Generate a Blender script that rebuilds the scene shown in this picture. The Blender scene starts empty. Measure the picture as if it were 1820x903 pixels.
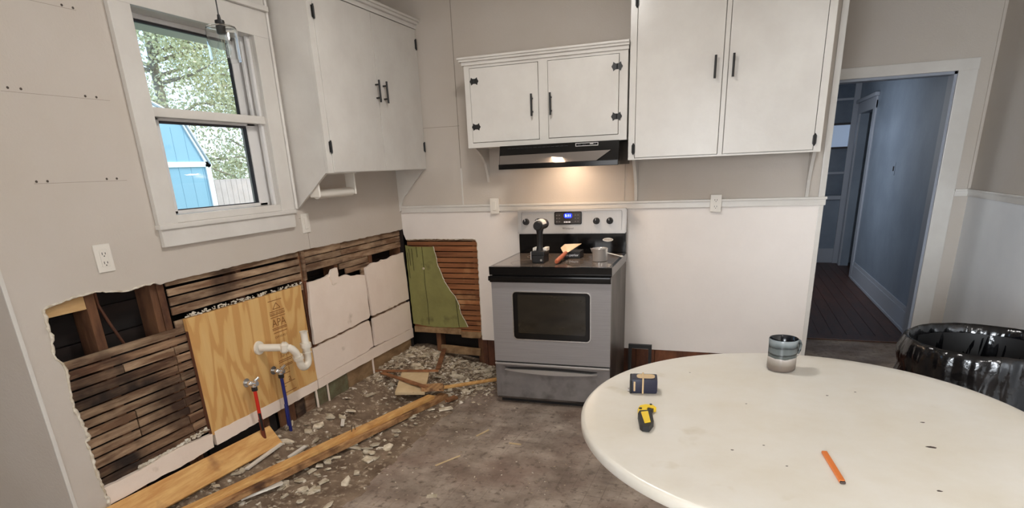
import bpy, bmesh, math, random
from mathutils import Vector, Matrix, noise
R = math.radians; PI = math.pi
random.seed(7)
S = bpy.context.scene
COL = S.collection
# ------------------------------------------------------------------ camera
cd = bpy.data.cameras.new('camera'); cam = bpy.data.objects.new('camera', cd); COL.objects.link(cam); S.camera = cam
yaw, pit, rol = R(20.167), R(19.389), R(-2.506)
fw = Vector((-math.sin(yaw)*math.cos(pit), math.cos(yaw)*math.cos(pit), -math.sin(pit)))
rt = fw.cross(Vector((0, 0, 1))).normalized(); up = rt.cross(fw)
rt2 = rt*math.cos(rol)+up*math.sin(rol); up2 = -rt*math.sin(rol)+up*math.cos(rol)
cam.matrix_world = Matrix(((rt2.x, up2.x, -fw.x, 2.368), (rt2.y, up2.y, -fw.y, -4.156), (rt2.z, up2.z, -fw.z, 1.494), (0, 0, 0, 1)))
cd.sensor_fit = 'HORIZONTAL'; cd.sensor_width = 36; cd.lens = 36*1059.344/1820
cd.shift_y = (670.051-451.5)/1820; cd.clip_start = .05; cd.clip_end = 200
# ------------------------------------------------------------------ world and lights
W = bpy.data.worlds.new('sky'); S.world = W; W.use_nodes = True
wn = W.node_tree.nodes; wl = W.node_tree.links
sky = wn.new('ShaderNodeTexSky'); sky.sky_type = 'HOSEK_WILKIE'; sky.turbidity = 7; sky.sun_direction = Vector((.5, .3, .8)).normalized()
bg = wn['Background']; wl.new(sky.outputs[0], bg.inputs[0]); bg.inputs[1].default_value = 13
def area(name, loc, tgt, sx, sy, watt, col, shape='RECTANGLE'):
    l = bpy.data.lights.new(name, 'AREA'); l.shape = shape; l.size = sx
    if shape == 'RECTANGLE': l.size_y = sy
    l.energy = watt; l.color = col
    o = bpy.data.objects.new(name, l); COL.objects.link(o); o.location = loc
    o.rotation_euler = (Vector(tgt)-Vector(loc)).to_track_quat('-Z', 'Y').to_euler(); return o
area('ceiling_lamp_light', (1.45, -1.7, 2.68), (1.45, -1.7, 0), .36, 0, 22, (1, .98, .96), 'DISK')
area('front_ceiling_fill_light', (3.1, -4.8, 2.68), (3.1, -4.8, 0), .36, 0, 34, (1, .975, .95), 'DISK')  # added fill lamp, evens out the right side of the room
area('front_fill_light', (1.5, -6.6, 1.5), (1.9, -1, .9), 2.4, 1.9, 50, (.97, .98, 1))  # added soft fill from behind the camera
wd = area('side_fill_light', (1.9, -6.2, 1.4), (4.6, -2.6, .9), 1.2, 1.5, 72, (.86, .93, 1)); wd.data.spread = R(70)  # added fill for the right wall, narrowed to spare the left return
area('hall_daylight', (2.65, 3.3, 1.6), (3.87, 3.6, 1.2), 1.0, 1.2, 17, (.92, .96, 1))
S.view_settings.view_transform = 'Standard'; S.view_settings.look = 'None'; S.view_settings.exposure = .05; S.view_settings.gamma = 1
S.view_settings.use_curve_mapping = False
# ------------------------------------------------------------------ materials
def lin(c): return tuple(((x/255)/12.92 if x/255 <= .04045 else ((x/255+.055)/1.055)**2.4) for x in c)+(1,)
def mat(name, base, rough=.5, metal=0, noise_c=None, nscale=5, stretch=(1, 1, 1), detail=6, bump=0, bscale=40, contrast=(.35, .65), c3=None, c3scale=3, c3r=(.55, .7), trans=0, emis=None, estr=0, coat=0, aniso=None, rnd=0, alpha=1, spec=.5):
    m = bpy.data.materials.new(name); m.use_nodes = True; n = m.node_tree.nodes; l = m.node_tree.links; b = n['Principled BSDF']
    b.inputs['Base Color'].default_value = lin(base); b.inputs['Roughness'].default_value = rough; b.inputs['Metallic'].default_value = metal
    b.inputs['Specular IOR Level'].default_value = spec
    if trans: b.inputs['Transmission Weight'].default_value = trans
    if coat: b.inputs['Coat Weight'].default_value = coat
    if emis: b.inputs['Emission Color'].default_value = lin(emis); b.inputs['Emission Strength'].default_value = estr
    tc = n.new('ShaderNodeTexCoord'); mp = n.new('ShaderNodeMapping'); mp.inputs['Scale'].default_value = stretch
    l.new(tc.outputs['Object'], mp.inputs[0])
    vec = mp.outputs[0]
    if rnd:
        oi = n.new('ShaderNodeObjectInfo'); ad = n.new('ShaderNodeVectorMath'); ad.operation = 'ADD'
        sc = n.new('ShaderNodeVectorMath'); sc.operation = 'SCALE'; cb = n.new('ShaderNodeCombineXYZ')
        for i in range(3): l.new(oi.outputs['Random'], cb.inputs[i])
        l.new(cb.outputs[0], sc.inputs[0]); sc.inputs['Scale'].default_value = 30
        l.new(vec, ad.inputs[0]); l.new(sc.outputs[0], ad.inputs[1]); vec = ad.outputs[0]
    last = None
    if noise_c:
        nz = n.new('ShaderNodeTexNoise'); nz.inputs['Scale'].default_value = nscale; nz.inputs['Detail'].default_value = detail
        nz.inputs['Roughness'].default_value = .62; l.new(vec, nz.inputs[0])
        mr = n.new('ShaderNodeMapRange'); mr.inputs[1].default_value, mr.inputs[2].default_value = contrast; l.new(nz.outputs[0], mr.inputs[0])
        mx = n.new('ShaderNodeMix'); mx.data_type = 'RGBA'; mx.inputs['A'].default_value = lin(base); mx.inputs['B'].default_value = lin(noise_c)
        l.new(mr.outputs[0], mx.inputs['Factor']); last = mx.outputs['Result']
        if c3:
            n3 = n.new('ShaderNodeTexNoise'); n3.inputs['Scale'].default_value = c3scale; n3.inputs['Detail'].default_value = 4; l.new(tc.outputs['Object'], n3.inputs[0])
            m3 = n.new('ShaderNodeMapRange'); m3.inputs[1].default_value, m3.inputs[2].default_value = c3r; l.new(n3.outputs[0], m3.inputs[0])
            x3 = n.new('ShaderNodeMix'); x3.data_type = 'RGBA'; l.new(last, x3.inputs['A']); x3.inputs['B'].default_value = lin(c3)
            l.new(m3.outputs[0], x3.inputs['Factor']); last = x3.outputs['Result']
        if rnd:
            hv = n.new('ShaderNodeHueSaturation'); rr = n.new('ShaderNodeMapRange'); rr.inputs[3].default_value = 1-rnd; rr.inputs[4].default_value = 1+rnd
            l.new(oi.outputs['Random'], rr.inputs[0]); l.new(rr.outputs[0], hv.inputs['Value']); l.new(last, hv.inputs['Color']); last = hv.outputs[0]
        l.new(last, b.inputs['Base Color'])
    if bump:
        nb = n.new('ShaderNodeTexNoise'); nb.inputs['Scale'].default_value = bscale; nb.inputs['Detail'].default_value = 5; l.new(vec, nb.inputs[0])
        bp = n.new('ShaderNodeBump'); bp.inputs['Strength'].default_value = bump; bp.inputs['Distance'].default_value = .01
        l.new(nb.outputs[0], bp.inputs['Height']); l.new(bp.outputs[0], b.inputs['Normal'])
    return m
M = {}
M['wall'] = mat('greige_wall_paint', (194, 185, 175), .55, noise_c=(190, 180, 168), nscale=2, bump=.12, bscale=90)
M['white'] = mat('white_gloss_paint', (213, 209, 202), .24, noise_c=(205, 200, 193), nscale=4, bump=.06, bscale=60)
M['panelw'] = mat('white_wainscot_paint', (232, 224, 217), .36, noise_c=(226, 218, 211), nscale=2, bump=.08, bscale=40)
M['wainr'] = mat('blue_lit_wainscot', (234, 236, 238), .3, noise_c=(226, 228, 231), nscale=2)  # bluish daylight on the right wainscot put into its colour
M['ceil'] = mat('ceiling_paint', (215, 210, 200), .8)
M['plaster_edge'] = mat('torn_plaster', (222, 215, 202), .9, noise_c=(182, 168, 146), nscale=30, bump=.6, bscale=60)
M['lath'] = mat('old_brown_lath', (82, 55, 37), .9, noise_c=(156, 126, 98), nscale=9, stretch=(1, .35, 3), contrast=(.4, .7), c3=(34, 22, 15), c3scale=2.6, c3r=(.5, .66), bump=.5, bscale=35, rnd=.28)
M['lathdusty'] = mat('dusty_lath', (106, 78, 56), .9, noise_c=(172, 146, 118), nscale=10, stretch=(1, .4, 3), contrast=(.4, .7), c3=(58, 38, 25), c3scale=3, c3r=(.5, .68), bump=.5, bscale=35, rnd=.22)
M['lathorange'] = mat('orange_brown_lath', (150, 98, 60), .85, noise_c=(112, 66, 36), nscale=10, stretch=(.25, 1, 3), c3=(176, 130, 88), c3scale=5, bump=.4, bscale=35, rnd=.18)
M['stud'] = mat('old_stud_wood', (72, 42, 25), .9, noise_c=(116, 78, 50), nscale=12, stretch=(1, 1, .3), bump=.4, bscale=40, rnd=.2)
M['sheath'] = mat('dark_sheathing', (30, 18, 12), .95, noise_c=(14, 9, 7), nscale=9, stretch=(1, .3, 2), rnd=.2)  # stud-bay shade deepened in the board colour
M['dark'] = mat('cavity_dark', (22, 16, 12), .95)  # near-black, shade of hollow places put into the colour
M['board'] = mat('brown_base_board', (112, 66, 40), .8, noise_c=(70, 38, 22), nscale=10, stretch=(1, 1, .4), bump=.3, rnd=.2)
M['tanboard'] = mat('tan_base_board', (150, 122, 88), .85, noise_c=(112, 86, 58), nscale=14, stretch=(1, .4, 1), bump=.4, rnd=.12)
M['greenboard'] = mat('green_stained_board', (112, 112, 84), .85, noise_c=(92, 80, 56), nscale=16, bump=.4, rnd=.12)
M['green'] = mat('old_olive_paint', (132, 130, 74), .7, noise_c=(118, 114, 64), nscale=5, c3=(78, 66, 40), c3scale=7, c3r=(.6, .75), bump=.25, bscale=50)
M['panel'] = mat('cream_backer_panel', (238, 223, 209), .6, noise_c=(230, 213, 198), nscale=3, c3=(190, 172, 150), c3scale=8, c3r=(.66, .8), bump=.15, bscale=60)
M['block'] = mat('pine_block', (205, 172, 122), .7, noise_c=(176, 136, 88), nscale=8, stretch=(1, .3, 2))
M['pine'] = mat('fresh_pine', (218, 174, 110), .62, noise_c=(190, 136, 74), nscale=7, stretch=(6, .7, 6), c3=(130, 82, 44), c3scale=4, c3r=(.62, .75), bump=.2, bscale=30)
M['pinedark'] = mat('weathered_pine', (190, 148, 100), .7, noise_c=(128, 86, 52), nscale=8, stretch=(6, .7, 6), c3=(80, 50, 30), c3scale=6, c3r=(.55, .7), bump=.4, bscale=30)
M['stick'] = mat('broken_lath_stick', (150, 102, 64), .8, noise_c=(104, 64, 38), nscale=12, bump=.3, rnd=.25)
M['chip'] = mat('plaster_chip', (214, 203, 184), .9, noise_c=(164, 150, 124), nscale=30, rnd=.2, bump=.3)
M['chipstuff'] = mat('rubble', (186, 172, 150), .92, noise_c=(118, 98, 76), nscale=24, c3=(220, 211, 196), c3scale=30, c3r=(.56, .6), bump=.3)
M['dirt'] = mat('plaster_dust', (134, 115, 96), .95, noise_c=(92, 74, 58), nscale=6, c3=(160, 144, 124), c3scale=30, c3r=(.54, .68), bump=.7, bscale=45)
M['black'] = mat('matte_black_metal', (20, 19, 19), .45)
M['blackg'] = mat('gloss_black', (10, 10, 11), .12)
M['plasticw'] = mat('white_plastic', (220, 214, 204), .35)
M['pvc'] = mat('white_pvc', (218, 210, 196), .32)
M['vinyl'] = mat('white_vinyl', (216, 214, 212), .3)
M['gasket'] = mat('dark_gasket', (48, 46, 50), .6)
M['steel'] = mat('brushed_steel', (160, 157, 157), .4, .5, noise_c=(150, 147, 147), nscale=3, stretch=(1, 1, 60))
M['steeld'] = mat('smudged_steel', (124, 120, 120), .42, .5, noise_c=(140, 136, 134), nscale=6, c3=(100, 95, 93), c3scale=9, c3r=(.5, .75))
M['steell'] = mat('light_steel_panel', (180, 176, 172), .36, .6, noise_c=(177, 173, 169), nscale=3, stretch=(40, 1, 1))
M['sidepaint'] = mat('range_side_enamel', (96, 86, 78), .4, noise_c=(64, 54, 47), nscale=5, stretch=(1, 6, .6), c3=(36, 28, 24), c3scale=2.5, c3r=(.5, .62))
M['chrome'] = mat('chrome', (225, 225, 225), .12, .85)
M['alu'] = mat('polished_aluminium', (214, 212, 210), .22, .7)
M['ovglass'] = mat('oven_glass', (30, 27, 22), .06, noise_c=(44, 39, 30), nscale=4, stretch=(1, 1, 4), coat=.3)
M['ctop'] = mat('ceramic_cooktop', (98, 87, 78), .08, coat=.4, noise_c=(110, 98, 88), nscale=60)  # reflected wall tone put into the black glass colour
M['glass'] = mat('clear_glass', (250, 252, 252), .01, trans=1); M['glass'].node_tree.nodes['Principled BSDF'].inputs['IOR'].default_value = 1.45
def panemat():
    m = bpy.data.materials.new('window_glass'); m.use_nodes = True; n = m.node_tree.nodes; l = m.node_tree.links; n.remove(n['Principled BSDF'])
    tr = n.new('ShaderNodeBsdfTransparent'); tr.inputs[0].default_value = (.94, .97, .96, 1); gl = n.new('ShaderNodeBsdfGlossy'); gl.inputs['Roughness'].default_value = .02
    lw = n.new('ShaderNodeLayerWeight'); lw.inputs[0].default_value = .5; pw_ = n.new('ShaderNodeMath'); pw_.operation = 'POWER'; pw_.inputs[1].default_value = 4; l.new(lw.outputs['Facing'], pw_.inputs[0]); ma = n.new('ShaderNodeMath'); ma.operation = 'MULTIPLY_ADD'; ma.inputs[1].default_value = .6; ma.inputs[2].default_value = .035; l.new(pw_.outputs[0], ma.inputs[0]); mx = n.new('ShaderNodeMixShader'); l.new(ma.outputs[0], mx.inputs[0]); l.new(tr.outputs[0], mx.inputs[1]); l.new(gl.outputs[0], mx.inputs[2])
    l.new(mx.outputs[0], n['Material Output'].inputs[0]); return m
M['pane'] = panemat()
M['red'] = mat('red_pipe', (196, 40, 24), .3)
M['copper'] = mat('rusty_pipe', (110, 52, 34), .5, .3)
M['blue'] = mat('blue_pipe', (28, 36, 104), .3)
M['table'] = mat('white_laminate', (216, 211, 202), .3, noise_c=(207, 199, 184), nscale=3, c3=(188, 176, 152), c3scale=5, c3r=(.66, .8))
M['bag'] = mat('black_bin_bag', (9, 9, 11), .16, bump=.5, bscale=14)
M['navy'] = mat('navy_plastic', (26, 28, 50), .4)
M['beige'] = mat('beige_strip', (196, 168, 128), .5)
M['yellow'] = mat('yellow_plastic', (232, 196, 44), .4)
M['rubber'] = mat('black_rubber', (18, 17, 18), .55)
M['pencil'] = mat('orange_pencil_paint', (206, 112, 48), .45)
M['lead'] = mat('dark_tip', (60, 46, 40), .7)
M['handlew'] = mat('orange_brown_handle', (186, 104, 70), .4, noise_c=(168, 86, 56), nscale=20)
M['blade'] = mat('knife_blade', (206, 186, 156), .35, .5)
M['lcd'] = mat('blue_display', (20, 30, 200), .3, emis=(30, 50, 255), estr=2.2)
M['lcdt'] = mat('display_digits', (200, 220, 255), .3, emis=(190, 215, 255), estr=3)
M['panelk'] = mat('control_glass', (56, 52, 50), .2)
M['ink'] = mat('stamp_ink', (128, 84, 40), .8)
M['greytxt'] = mat('grey_lettering', (96, 92, 90), .4)
M['whitetxt'] = mat('white_lettering', (226, 230, 236), .4)
M['darkline'] = mat('dark_seam_line', (150, 140, 128), .8)  # plain dark tone of seams and scuff lines
M['screw'] = mat('screw_hole', (70, 60, 52), .7)
M['lampglow'] = mat('lamp_diffuser', (255, 250, 240), .5, emis=(255, 236, 205), estr=6)
M['hoodglow'] = mat('hood_lens', (255, 230, 190), .5, emis=(255, 196, 130), estr=3.5)
M['fil'] = mat('filament', (200, 190, 160), .5)
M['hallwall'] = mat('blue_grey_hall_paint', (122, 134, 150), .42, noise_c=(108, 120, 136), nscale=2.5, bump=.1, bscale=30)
M['halltrim'] = mat('hall_white_trim_dimmed', (150, 156, 168), .4)  # white trim with the hall's dim bluish light in its colour
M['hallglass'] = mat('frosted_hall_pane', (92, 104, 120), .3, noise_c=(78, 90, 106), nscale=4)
M['halllit'] = mat('glowing_hall_pane', (190, 205, 225), .3, emis=(150, 170, 200), estr=.35)  # emission stands in for the light caught by this pane
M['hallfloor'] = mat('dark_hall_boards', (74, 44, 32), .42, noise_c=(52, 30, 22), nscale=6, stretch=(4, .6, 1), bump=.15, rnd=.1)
M['shed'] = mat('pale_blue_siding', (134, 176, 198), .6)
M['shedtrim'] = mat('shed_white_trim', (240, 244, 246), .6)
M['groove'] = mat('siding_groove', (120, 162, 186), .6)
M['fence'] = mat('grey_fence_boards', (200, 184, 180), .8, noise_c=(186, 170, 166), nscale=4)
M['palewood'] = mat('pale_offcut_face', (206, 184, 146), .8, noise_c=(186, 160, 122), nscale=6, c3=(150, 122, 88), c3scale=9, c3r=(.62, .75), bump=.2)
M['leaf'] = mat('tree_leaf', (196, 200, 160), .6, noise_c=(228, 218, 178), nscale=.8, c3=(164, 174, 136), c3scale=1.5)  # backlight through the leaves put into a paler colour
M['bark'] = mat('tree_bark', (168, 156, 140), .9, noise_c=(140, 128, 112), nscale=8)
M['roof'] = mat('shed_roof', (150, 160, 170), .8)
M['grass'] = mat('yard_grass', (120, 130, 90), .9, noise_c=(150, 146, 110), nscale=2)
b = M['leaf'].node_tree.nodes['Principled BSDF']; b.inputs['Subsurface Weight'].default_value = 0
# banded mug glaze (height decides the glaze band; a real dipped glaze)
def mugmat():
    m = bpy.data.materials.new('banded_mug_glaze'); m.use_nodes = True; n = m.node_tree.nodes; l = m.node_tree.links; bs = n['Principled BSDF']
    tc = n.new('ShaderNodeTexCoord'); sp = n.new('ShaderNodeSeparateXYZ'); l.new(tc.outputs['Object'], sp.inputs[0])
    nz = n.new('ShaderNodeTexNoise'); nz.inputs['Scale'].default_value = 28; l.new(tc.outputs['Object'], nz.inputs[0])
    ml = n.new('ShaderNodeMath'); ml.operation = 'MULTIPLY_ADD'; l.new(nz.outputs[0], ml.inputs[0]); ml.inputs[1].default_value = .014; l.new(sp.outputs[2], ml.inputs[2])
    mr = n.new('ShaderNodeMapRange'); mr.inputs[1].default_value = .007; mr.inputs[2].default_value = .117; l.new(ml.outputs[0], mr.inputs[0])
    cr = n.new('ShaderNodeValToRGB'); e = cr.color_ramp.elements
    K_ = .86
    stops = [(0, (96, 84, 76)), (.22, (128, 115, 103)), (.4, (172, 162, 152)), (.46, (196, 188, 178)), (.48, (78, 82, 80)), (.55, (84, 90, 88)), (.6, (24, 26, 26)), (.64, (104, 110, 110)), (.78, (96, 102, 102)), (.82, (46, 50, 52)), (.9, (104, 112, 114)), (1, (122, 128, 130))]
    e[0].position = 0; e[0].color = lin(stops[0][1]); e[1].position = 1; e[1].color = lin(stops[-1][1])
    for p, c in stops[1:-1]: q = e.new(p); q.color = lin([v*K_ for v in c])
    l.new(mr.outputs[0], cr.inputs[0]); l.new(cr.outputs[0], bs.inputs['Base Color']); bs.inputs['Roughness'].default_value = .22
    return m
M['mug'] = mugmat(); M['mugin'] = mat('mug_inner_glaze', (16, 20, 26), .12)
def woodmat(name, c1, c2, c3, sc=1.0):       # plywood / cathedral grain
    m = bpy.data.materials.new(name); m.use_nodes = True; n = m.node_tree.nodes; l = m.node_tree.links; bs = n['Principled BSDF']
    tc = n.new('ShaderNodeTexCoord'); mp = n.new('ShaderNodeMapping'); mp.inputs['Scale'].default_value = (1, 3.2*sc, .55*sc); l.new(tc.outputs['Object'], mp.inputs[0])
    nz = n.new('ShaderNodeTexNoise'); nz.inputs['Scale'].default_value = 1.6; nz.inputs['Detail'].default_value = 2.5; nz.inputs['Distortion'].default_value = .6; l.new(mp.outputs[0], nz.inputs[0])
    mm = n.new('ShaderNodeMath'); mm.operation = 'MULTIPLY'; mm.inputs[1].default_value = 16; l.new(nz.outputs[0], mm.inputs[0])
    fr = n.new('ShaderNodeMath'); fr.operation = 'PINGPONG'; fr.inputs[1].default_value = 1; l.new(mm.outputs[0], fr.inputs[0])
    n2 = n.new('ShaderNodeTexNoise'); n2.inputs['Scale'].default_value = 20; mp2 = n.new('ShaderNodeMapping'); mp2.inputs['Scale'].default_value = (1, 5, .25); l.new(tc.outputs['Object'], mp2.inputs[0]); l.new(mp2.outputs[0], n2.inputs[0])
    ad = n.new('ShaderNodeMath'); ad.operation = 'MULTIPLY_ADD'; l.new(n2.outputs[0], ad.inputs[0]); ad.inputs[1].default_value = .6; l.new(fr.outputs[0], ad.inputs[2])
    cr = n.new('ShaderNodeValToRGB'); e = cr.color_ramp.elements; e[0].position = .2; e[0].color = lin(c1); e[1].position = 1.15; e[1].color = lin(c2); q = e.new(.8); q.color = lin(c3)
    l.new(ad.outputs[0], cr.inputs[0]); l.new(cr.outputs[0], bs.inputs['Base Color']); bs.inputs['Roughness'].default_value = .6
    return m
M['ply'] = woodmat('plywood_face', (214, 176, 116), (196, 148, 88), (210, 168, 106))
def floormat():
    m = bpy.data.materials.new('worn_sheet_floor'); m.use_nodes = True; n = m.node_tree.nodes; l = m.node_tree.links; bs = n['Principled BSDF']
    tc = n.new('ShaderNodeTexCoord')
    def nz(scale, det=6, ro=.6):
        q = n.new('ShaderNodeTexNoise'); q.inputs['Scale'].default_value = scale; q.inputs['Detail'].default_value = det; q.inputs['Roughness'].default_value = ro; l.new(tc.outputs['Object'], q.inputs[0]); return q.outputs[0]
    def mr(s, a, b_, c=0, d=1):
        q = n.new('ShaderNodeMapRange'); q.inputs[1].default_value = a; q.inputs[2].default_value = b_; q.inputs[3].default_value = c; q.inputs[4].default_value = d; l.new(s, q.inputs[0]); return q.outputs[0]
    def mix(f, a, c):
        q = n.new('ShaderNodeMix'); q.data_type = 'RGBA'
        l.new(f, q.inputs['Factor'])
        if isinstance(a, tuple): q.inputs['A'].default_value = lin(a)
        else: l.new(a, q.inputs['A'])
        if isinstance(c, tuple): q.inputs['B'].default_value = lin(c)
        else: l.new(c, q.inputs['B'])
        return q.outputs['Result']
    c = mix(mr(nz(5, 8), .35, .65), (124, 110, 98), (170, 155, 141))
    c = mix(mr(nz(1.6, 5), .5, .72, 0, .75), c, (104, 74, 62))
    c = mix(mr(nz(26, 5), .54, .68, 0, .75), c, (74, 60, 50))
    c = mix(mr(nz(2.3, 7, .7), .5, .66, 0, .55), c, (84, 68, 58))
    c = mix(mr(nz(11, 9, .7), .6, .72, 0, .6), c, (176, 162, 146))
    br = n.new('ShaderNodeTexBrick'); br.offset = 0; br.inputs['Scale'].default_value = 1; br.inputs['Brick Width'].default_value = .078; br.inputs['Row Height'].default_value = .078; br.inputs['Mortar Size'].default_value = .0022; br.inputs['Mortar Smooth'].default_value = .3
    mp = n.new('ShaderNodeMapping'); mp.inputs['Rotation'].default_value = (0, 0, R(2)); l.new(tc.outputs['Object'], mp.inputs[0]); l.new(mp.outputs[0], br.inputs[0])
    mu = n.new('ShaderNodeMath'); mu.operation = 'MULTIPLY'; l.new(br.outputs['Fac'], mu.inputs[0]); l.new(mr(nz(3, 4), .42, .68, .0, .5), mu.inputs[1])
    c = mix(mu.outputs[0], c, (62, 48, 40))
    c = mix(mr(nz(90, 2), .72, .74), c, (206, 196, 180))
    l.new(c, bs.inputs['Base Color']); l.new(mr(nz(4, 6), .3, .7, .3, .6), bs.inputs['Roughness'])
    bp = n.new('ShaderNodeBump'); bp.inputs['Strength'].default_value = .25; bp.inputs['Distance'].default_value = .01; l.new(nz(18, 8), bp.inputs['Height']); l.new(bp.outputs[0], bs.inputs['Normal'])
    return m
M['floor'] = floormat()
# ------------------------------------------------------------------ mesh helpers
class MB:
    def __init__(s): s.bm = bmesh.new()
    def box(s, lo, hi, rot=None, bev=0, jig=0):
        b2 = bmesh.new(); c = [(lo[i]+hi[i])/2 for i in range(3)]; d = [abs(hi[i]-lo[i]) for i in range(3)]
        bmesh.ops.create_cube(b2, size=1)
        for v in b2.verts:
            v.co = Vector([v.co[i]*d[i] for i in range(3)])
            if jig: v.co += Vector((random.uniform(-jig, jig), random.uniform(-jig, jig), random.uniform(-jig, jig)))
        if bev: bmesh.ops.bevel(b2, geom=b2.edges[:], offset=bev, segments=2, affect='EDGES', profile=.7)
        mt = Matrix.Translation(c)
        if rot is not None: mt = mt @ rot.to_4x4()
        s.add(b2, mt); return s
    def add(s, b2, mt=None):
        if mt is not None: b2.transform(mt)
        me = bpy.data.meshes.new('t'); b2.to_mesh(me); b2.free(); s.bm.from_mesh(me); bpy.data.meshes.remove(me)
    def oriented(s, p0, p1, w, h, upv=(0, 0, 1), bev=0, jig=0, cuts=0, warp=0):    # bar from p0 to p1
        p0 = Vector(p0); p1 = Vector(p1); d = p1-p0; y = d.normalized(); x = y.cross(Vector(upv)).normalized(); z = x.cross(y)
        b2 = bmesh.new(); bmesh.ops.create_cube(b2, size=1)
        for v in b2.verts: v.co = Vector((v.co.x*w, v.co.y*d.length, v.co.z*h))
        if cuts:
            es = [e for e in b2.edges if abs((e.verts[0].co-e.verts[1].co).y) > d.length*.5]
            bmesh.ops.subdivide_edges(b2, edges=es, cuts=cuts)
        if jig:
            for v in b2.verts: v.co += Vector((random.uniform(-jig, jig), random.uniform(-jig, jig)*2, random.uniform(-jig, jig)))
        if bev: bmesh.ops.bevel(b2, geom=b2.edges[:], offset=bev, segments=1, affect='EDGES')
        m = Matrix((x, y, z)).transposed().to_4x4(); m.translation = (p0+p1)/2
        s.add(b2, m); return s
    def cyl(s, p0, p1, r0, r1=None, n=24, caps=True):
        r1 = r0 if r1 is None else r1; p0 = Vector(p0); p1 = Vector(p1); d = p1-p0
        b2 = bmesh.new(); bmesh.ops.create_cone(b2, cap_ends=caps, segments=n, radius1=r0, radius2=r1, depth=d.length)
        m = d.to_track_quat('Z', 'Y').to_matrix().to_4x4(); m.translation = (p0+p1)/2
        s.add(b2, m); return s
    def sphere(s, c, r, sc=(1, 1, 1), n=16):
        b2 = bmesh.new(); bmesh.ops.create_uvsphere(b2, u_segments=n, v_segments=n//2+2, radius=r)
        s.add(b2, Matrix.Translation(c) @ Matrix.Diagonal((*sc, 1))); return s
    def tube(s, pts, r, n=12):
        pts = [Vector(p) for p in pts]; rings = []; prev = None
        for i, p in enumerate(pts):
            t = (pts[min(i+1, len(pts)-1)]-pts[max(i-1, 0)]).normalized()
            a = prev if prev is not None else (Vector((0, 0, 1)) if abs(t.z) < .9 else Vector((1, 0, 0)))
            a = (a-t*a.dot(t)).normalized(); prev = a; c = t.cross(a)
            rr = r[i] if isinstance(r, (list, tuple)) else r
            rings.append([s.bm.verts.new(p+(a*math.cos(k/n*2*PI)+c*math.sin(k/n*2*PI))*rr) for k in range(n)])
        for A, B in zip(rings, rings[1:]):
            for k in range(n): s.bm.faces.new((A[k], A[(k+1) % n], B[(k+1) % n], B[k]))
        s.bm.faces.new(rings[0][::-1]); s.bm.faces.new(rings[-1]); return s
    def lathe(s, prof, c, n=40, fn=None):
        rings = []
        for i, (r, z) in enumerate(prof):
            ring = []
            for k in range(n):
                a = k/n*2*PI; rr, zz = (r, z) if fn is None else fn(r, z, a, i)
                ring.append(s.bm.verts.new((c[0]+rr*math.cos(a), c[1]+rr*math.sin(a), c[2]+zz)))
            rings.append(ring)
        for A, B in zip(rings, rings[1:]):
            for k in range(n): s.bm.faces.new((A[k], A[(k+1) % n], B[(k+1) % n], B[k]))
        return s
    def plate(s, outer, holes, ax, a, b_):          # polygon with holes in the plane normal to axis ax, from a to b_
        b2 = bmesh.new()
        def P(u, v, w):
            q = [0, 0, 0]; o = [i for i in range(3) if i != ax]; q[o[0]] = u; q[o[1]] = v; q[ax] = w; return q
        es = []
        for loop in [outer]+list(holes):
            vs = [b2.verts.new(P(u, v, a)) for u, v in loop]
            for i in range(len(vs)): es.append(b2.edges.new((vs[i], vs[(i+1) % len(vs)])))
        bmesh.ops.triangle_fill(b2, use_beauty=True, use_dissolve=False, edges=es)
        ext = bmesh.ops.extrude_face_region(b2, geom=b2.faces[:])
        d = [0, 0, 0]; d[ax] = b_-a
        bmesh.ops.translate(b2, verts=[v for v in ext['geom'] if isinstance(v, bmesh.types.BMVert)], vec=d)
        bmesh.ops.recalc_face_normals(b2, faces=b2.faces[:])
        s.add(b2); return s
def wm(o):
    m = Matrix.Identity(4)
    while o is not None: m = o.matrix_basis @ m; o = o.parent
    return m
def obj(name, mb, m, parent=None, smooth=None, local=False, mats=None):
    bm = mb.bm if isinstance(mb, MB) else mb
    bmesh.ops.recalc_face_normals(bm, faces=bm.faces[:])
    me = bpy.data.meshes.new(name); bm.to_mesh(me); bm.free()
    if parent is not None and not local: me.transform(wm(parent).inverted())
    me.materials.append(M[m] if isinstance(m, str) else m)
    if smooth:
        me.shade_smooth(); me.set_sharp_from_angle(angle=R(smooth))
    o = bpy.data.objects.new(name, me); COL.objects.link(o); o.parent = parent; return o
def thing(name, label, cat, loc, rz=0, group=None):
    o = bpy.data.objects.new(name, None); COL.objects.link(o); o.location = loc; o.rotation_euler = (0, 0, rz)
    o.empty_display_size = .05; tag(o, label, cat, group); return o
def tag(o, label, cat, group=None):
    o['label'] = label; o['category'] = cat
    if group: o['group'] = group
    return o
def tagm(o, label, cat, group=None):     # one-mesh thing: move origin to its middle bottom
    me = o.data; c = sum((v.co for v in me.vertices), Vector())/len(me.vertices); z = min(v.co.z for v in me.vertices)
    c.z = z; me.transform(Matrix.Translation(-c)); o.location = c; return tag(o, label, cat, group)
def struct(name, mb, m, parent=None, smooth=None):
    o = obj(name, mb, m, parent, smooth)
    if parent is None: o['kind'] = 'structure'
    return o
def sempty(name, loc=(0, 0, 0)):
    o = bpy.data.objects.new(name, None); COL.objects.link(o); o.location = loc; o['kind'] = 'structure'; return o
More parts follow.
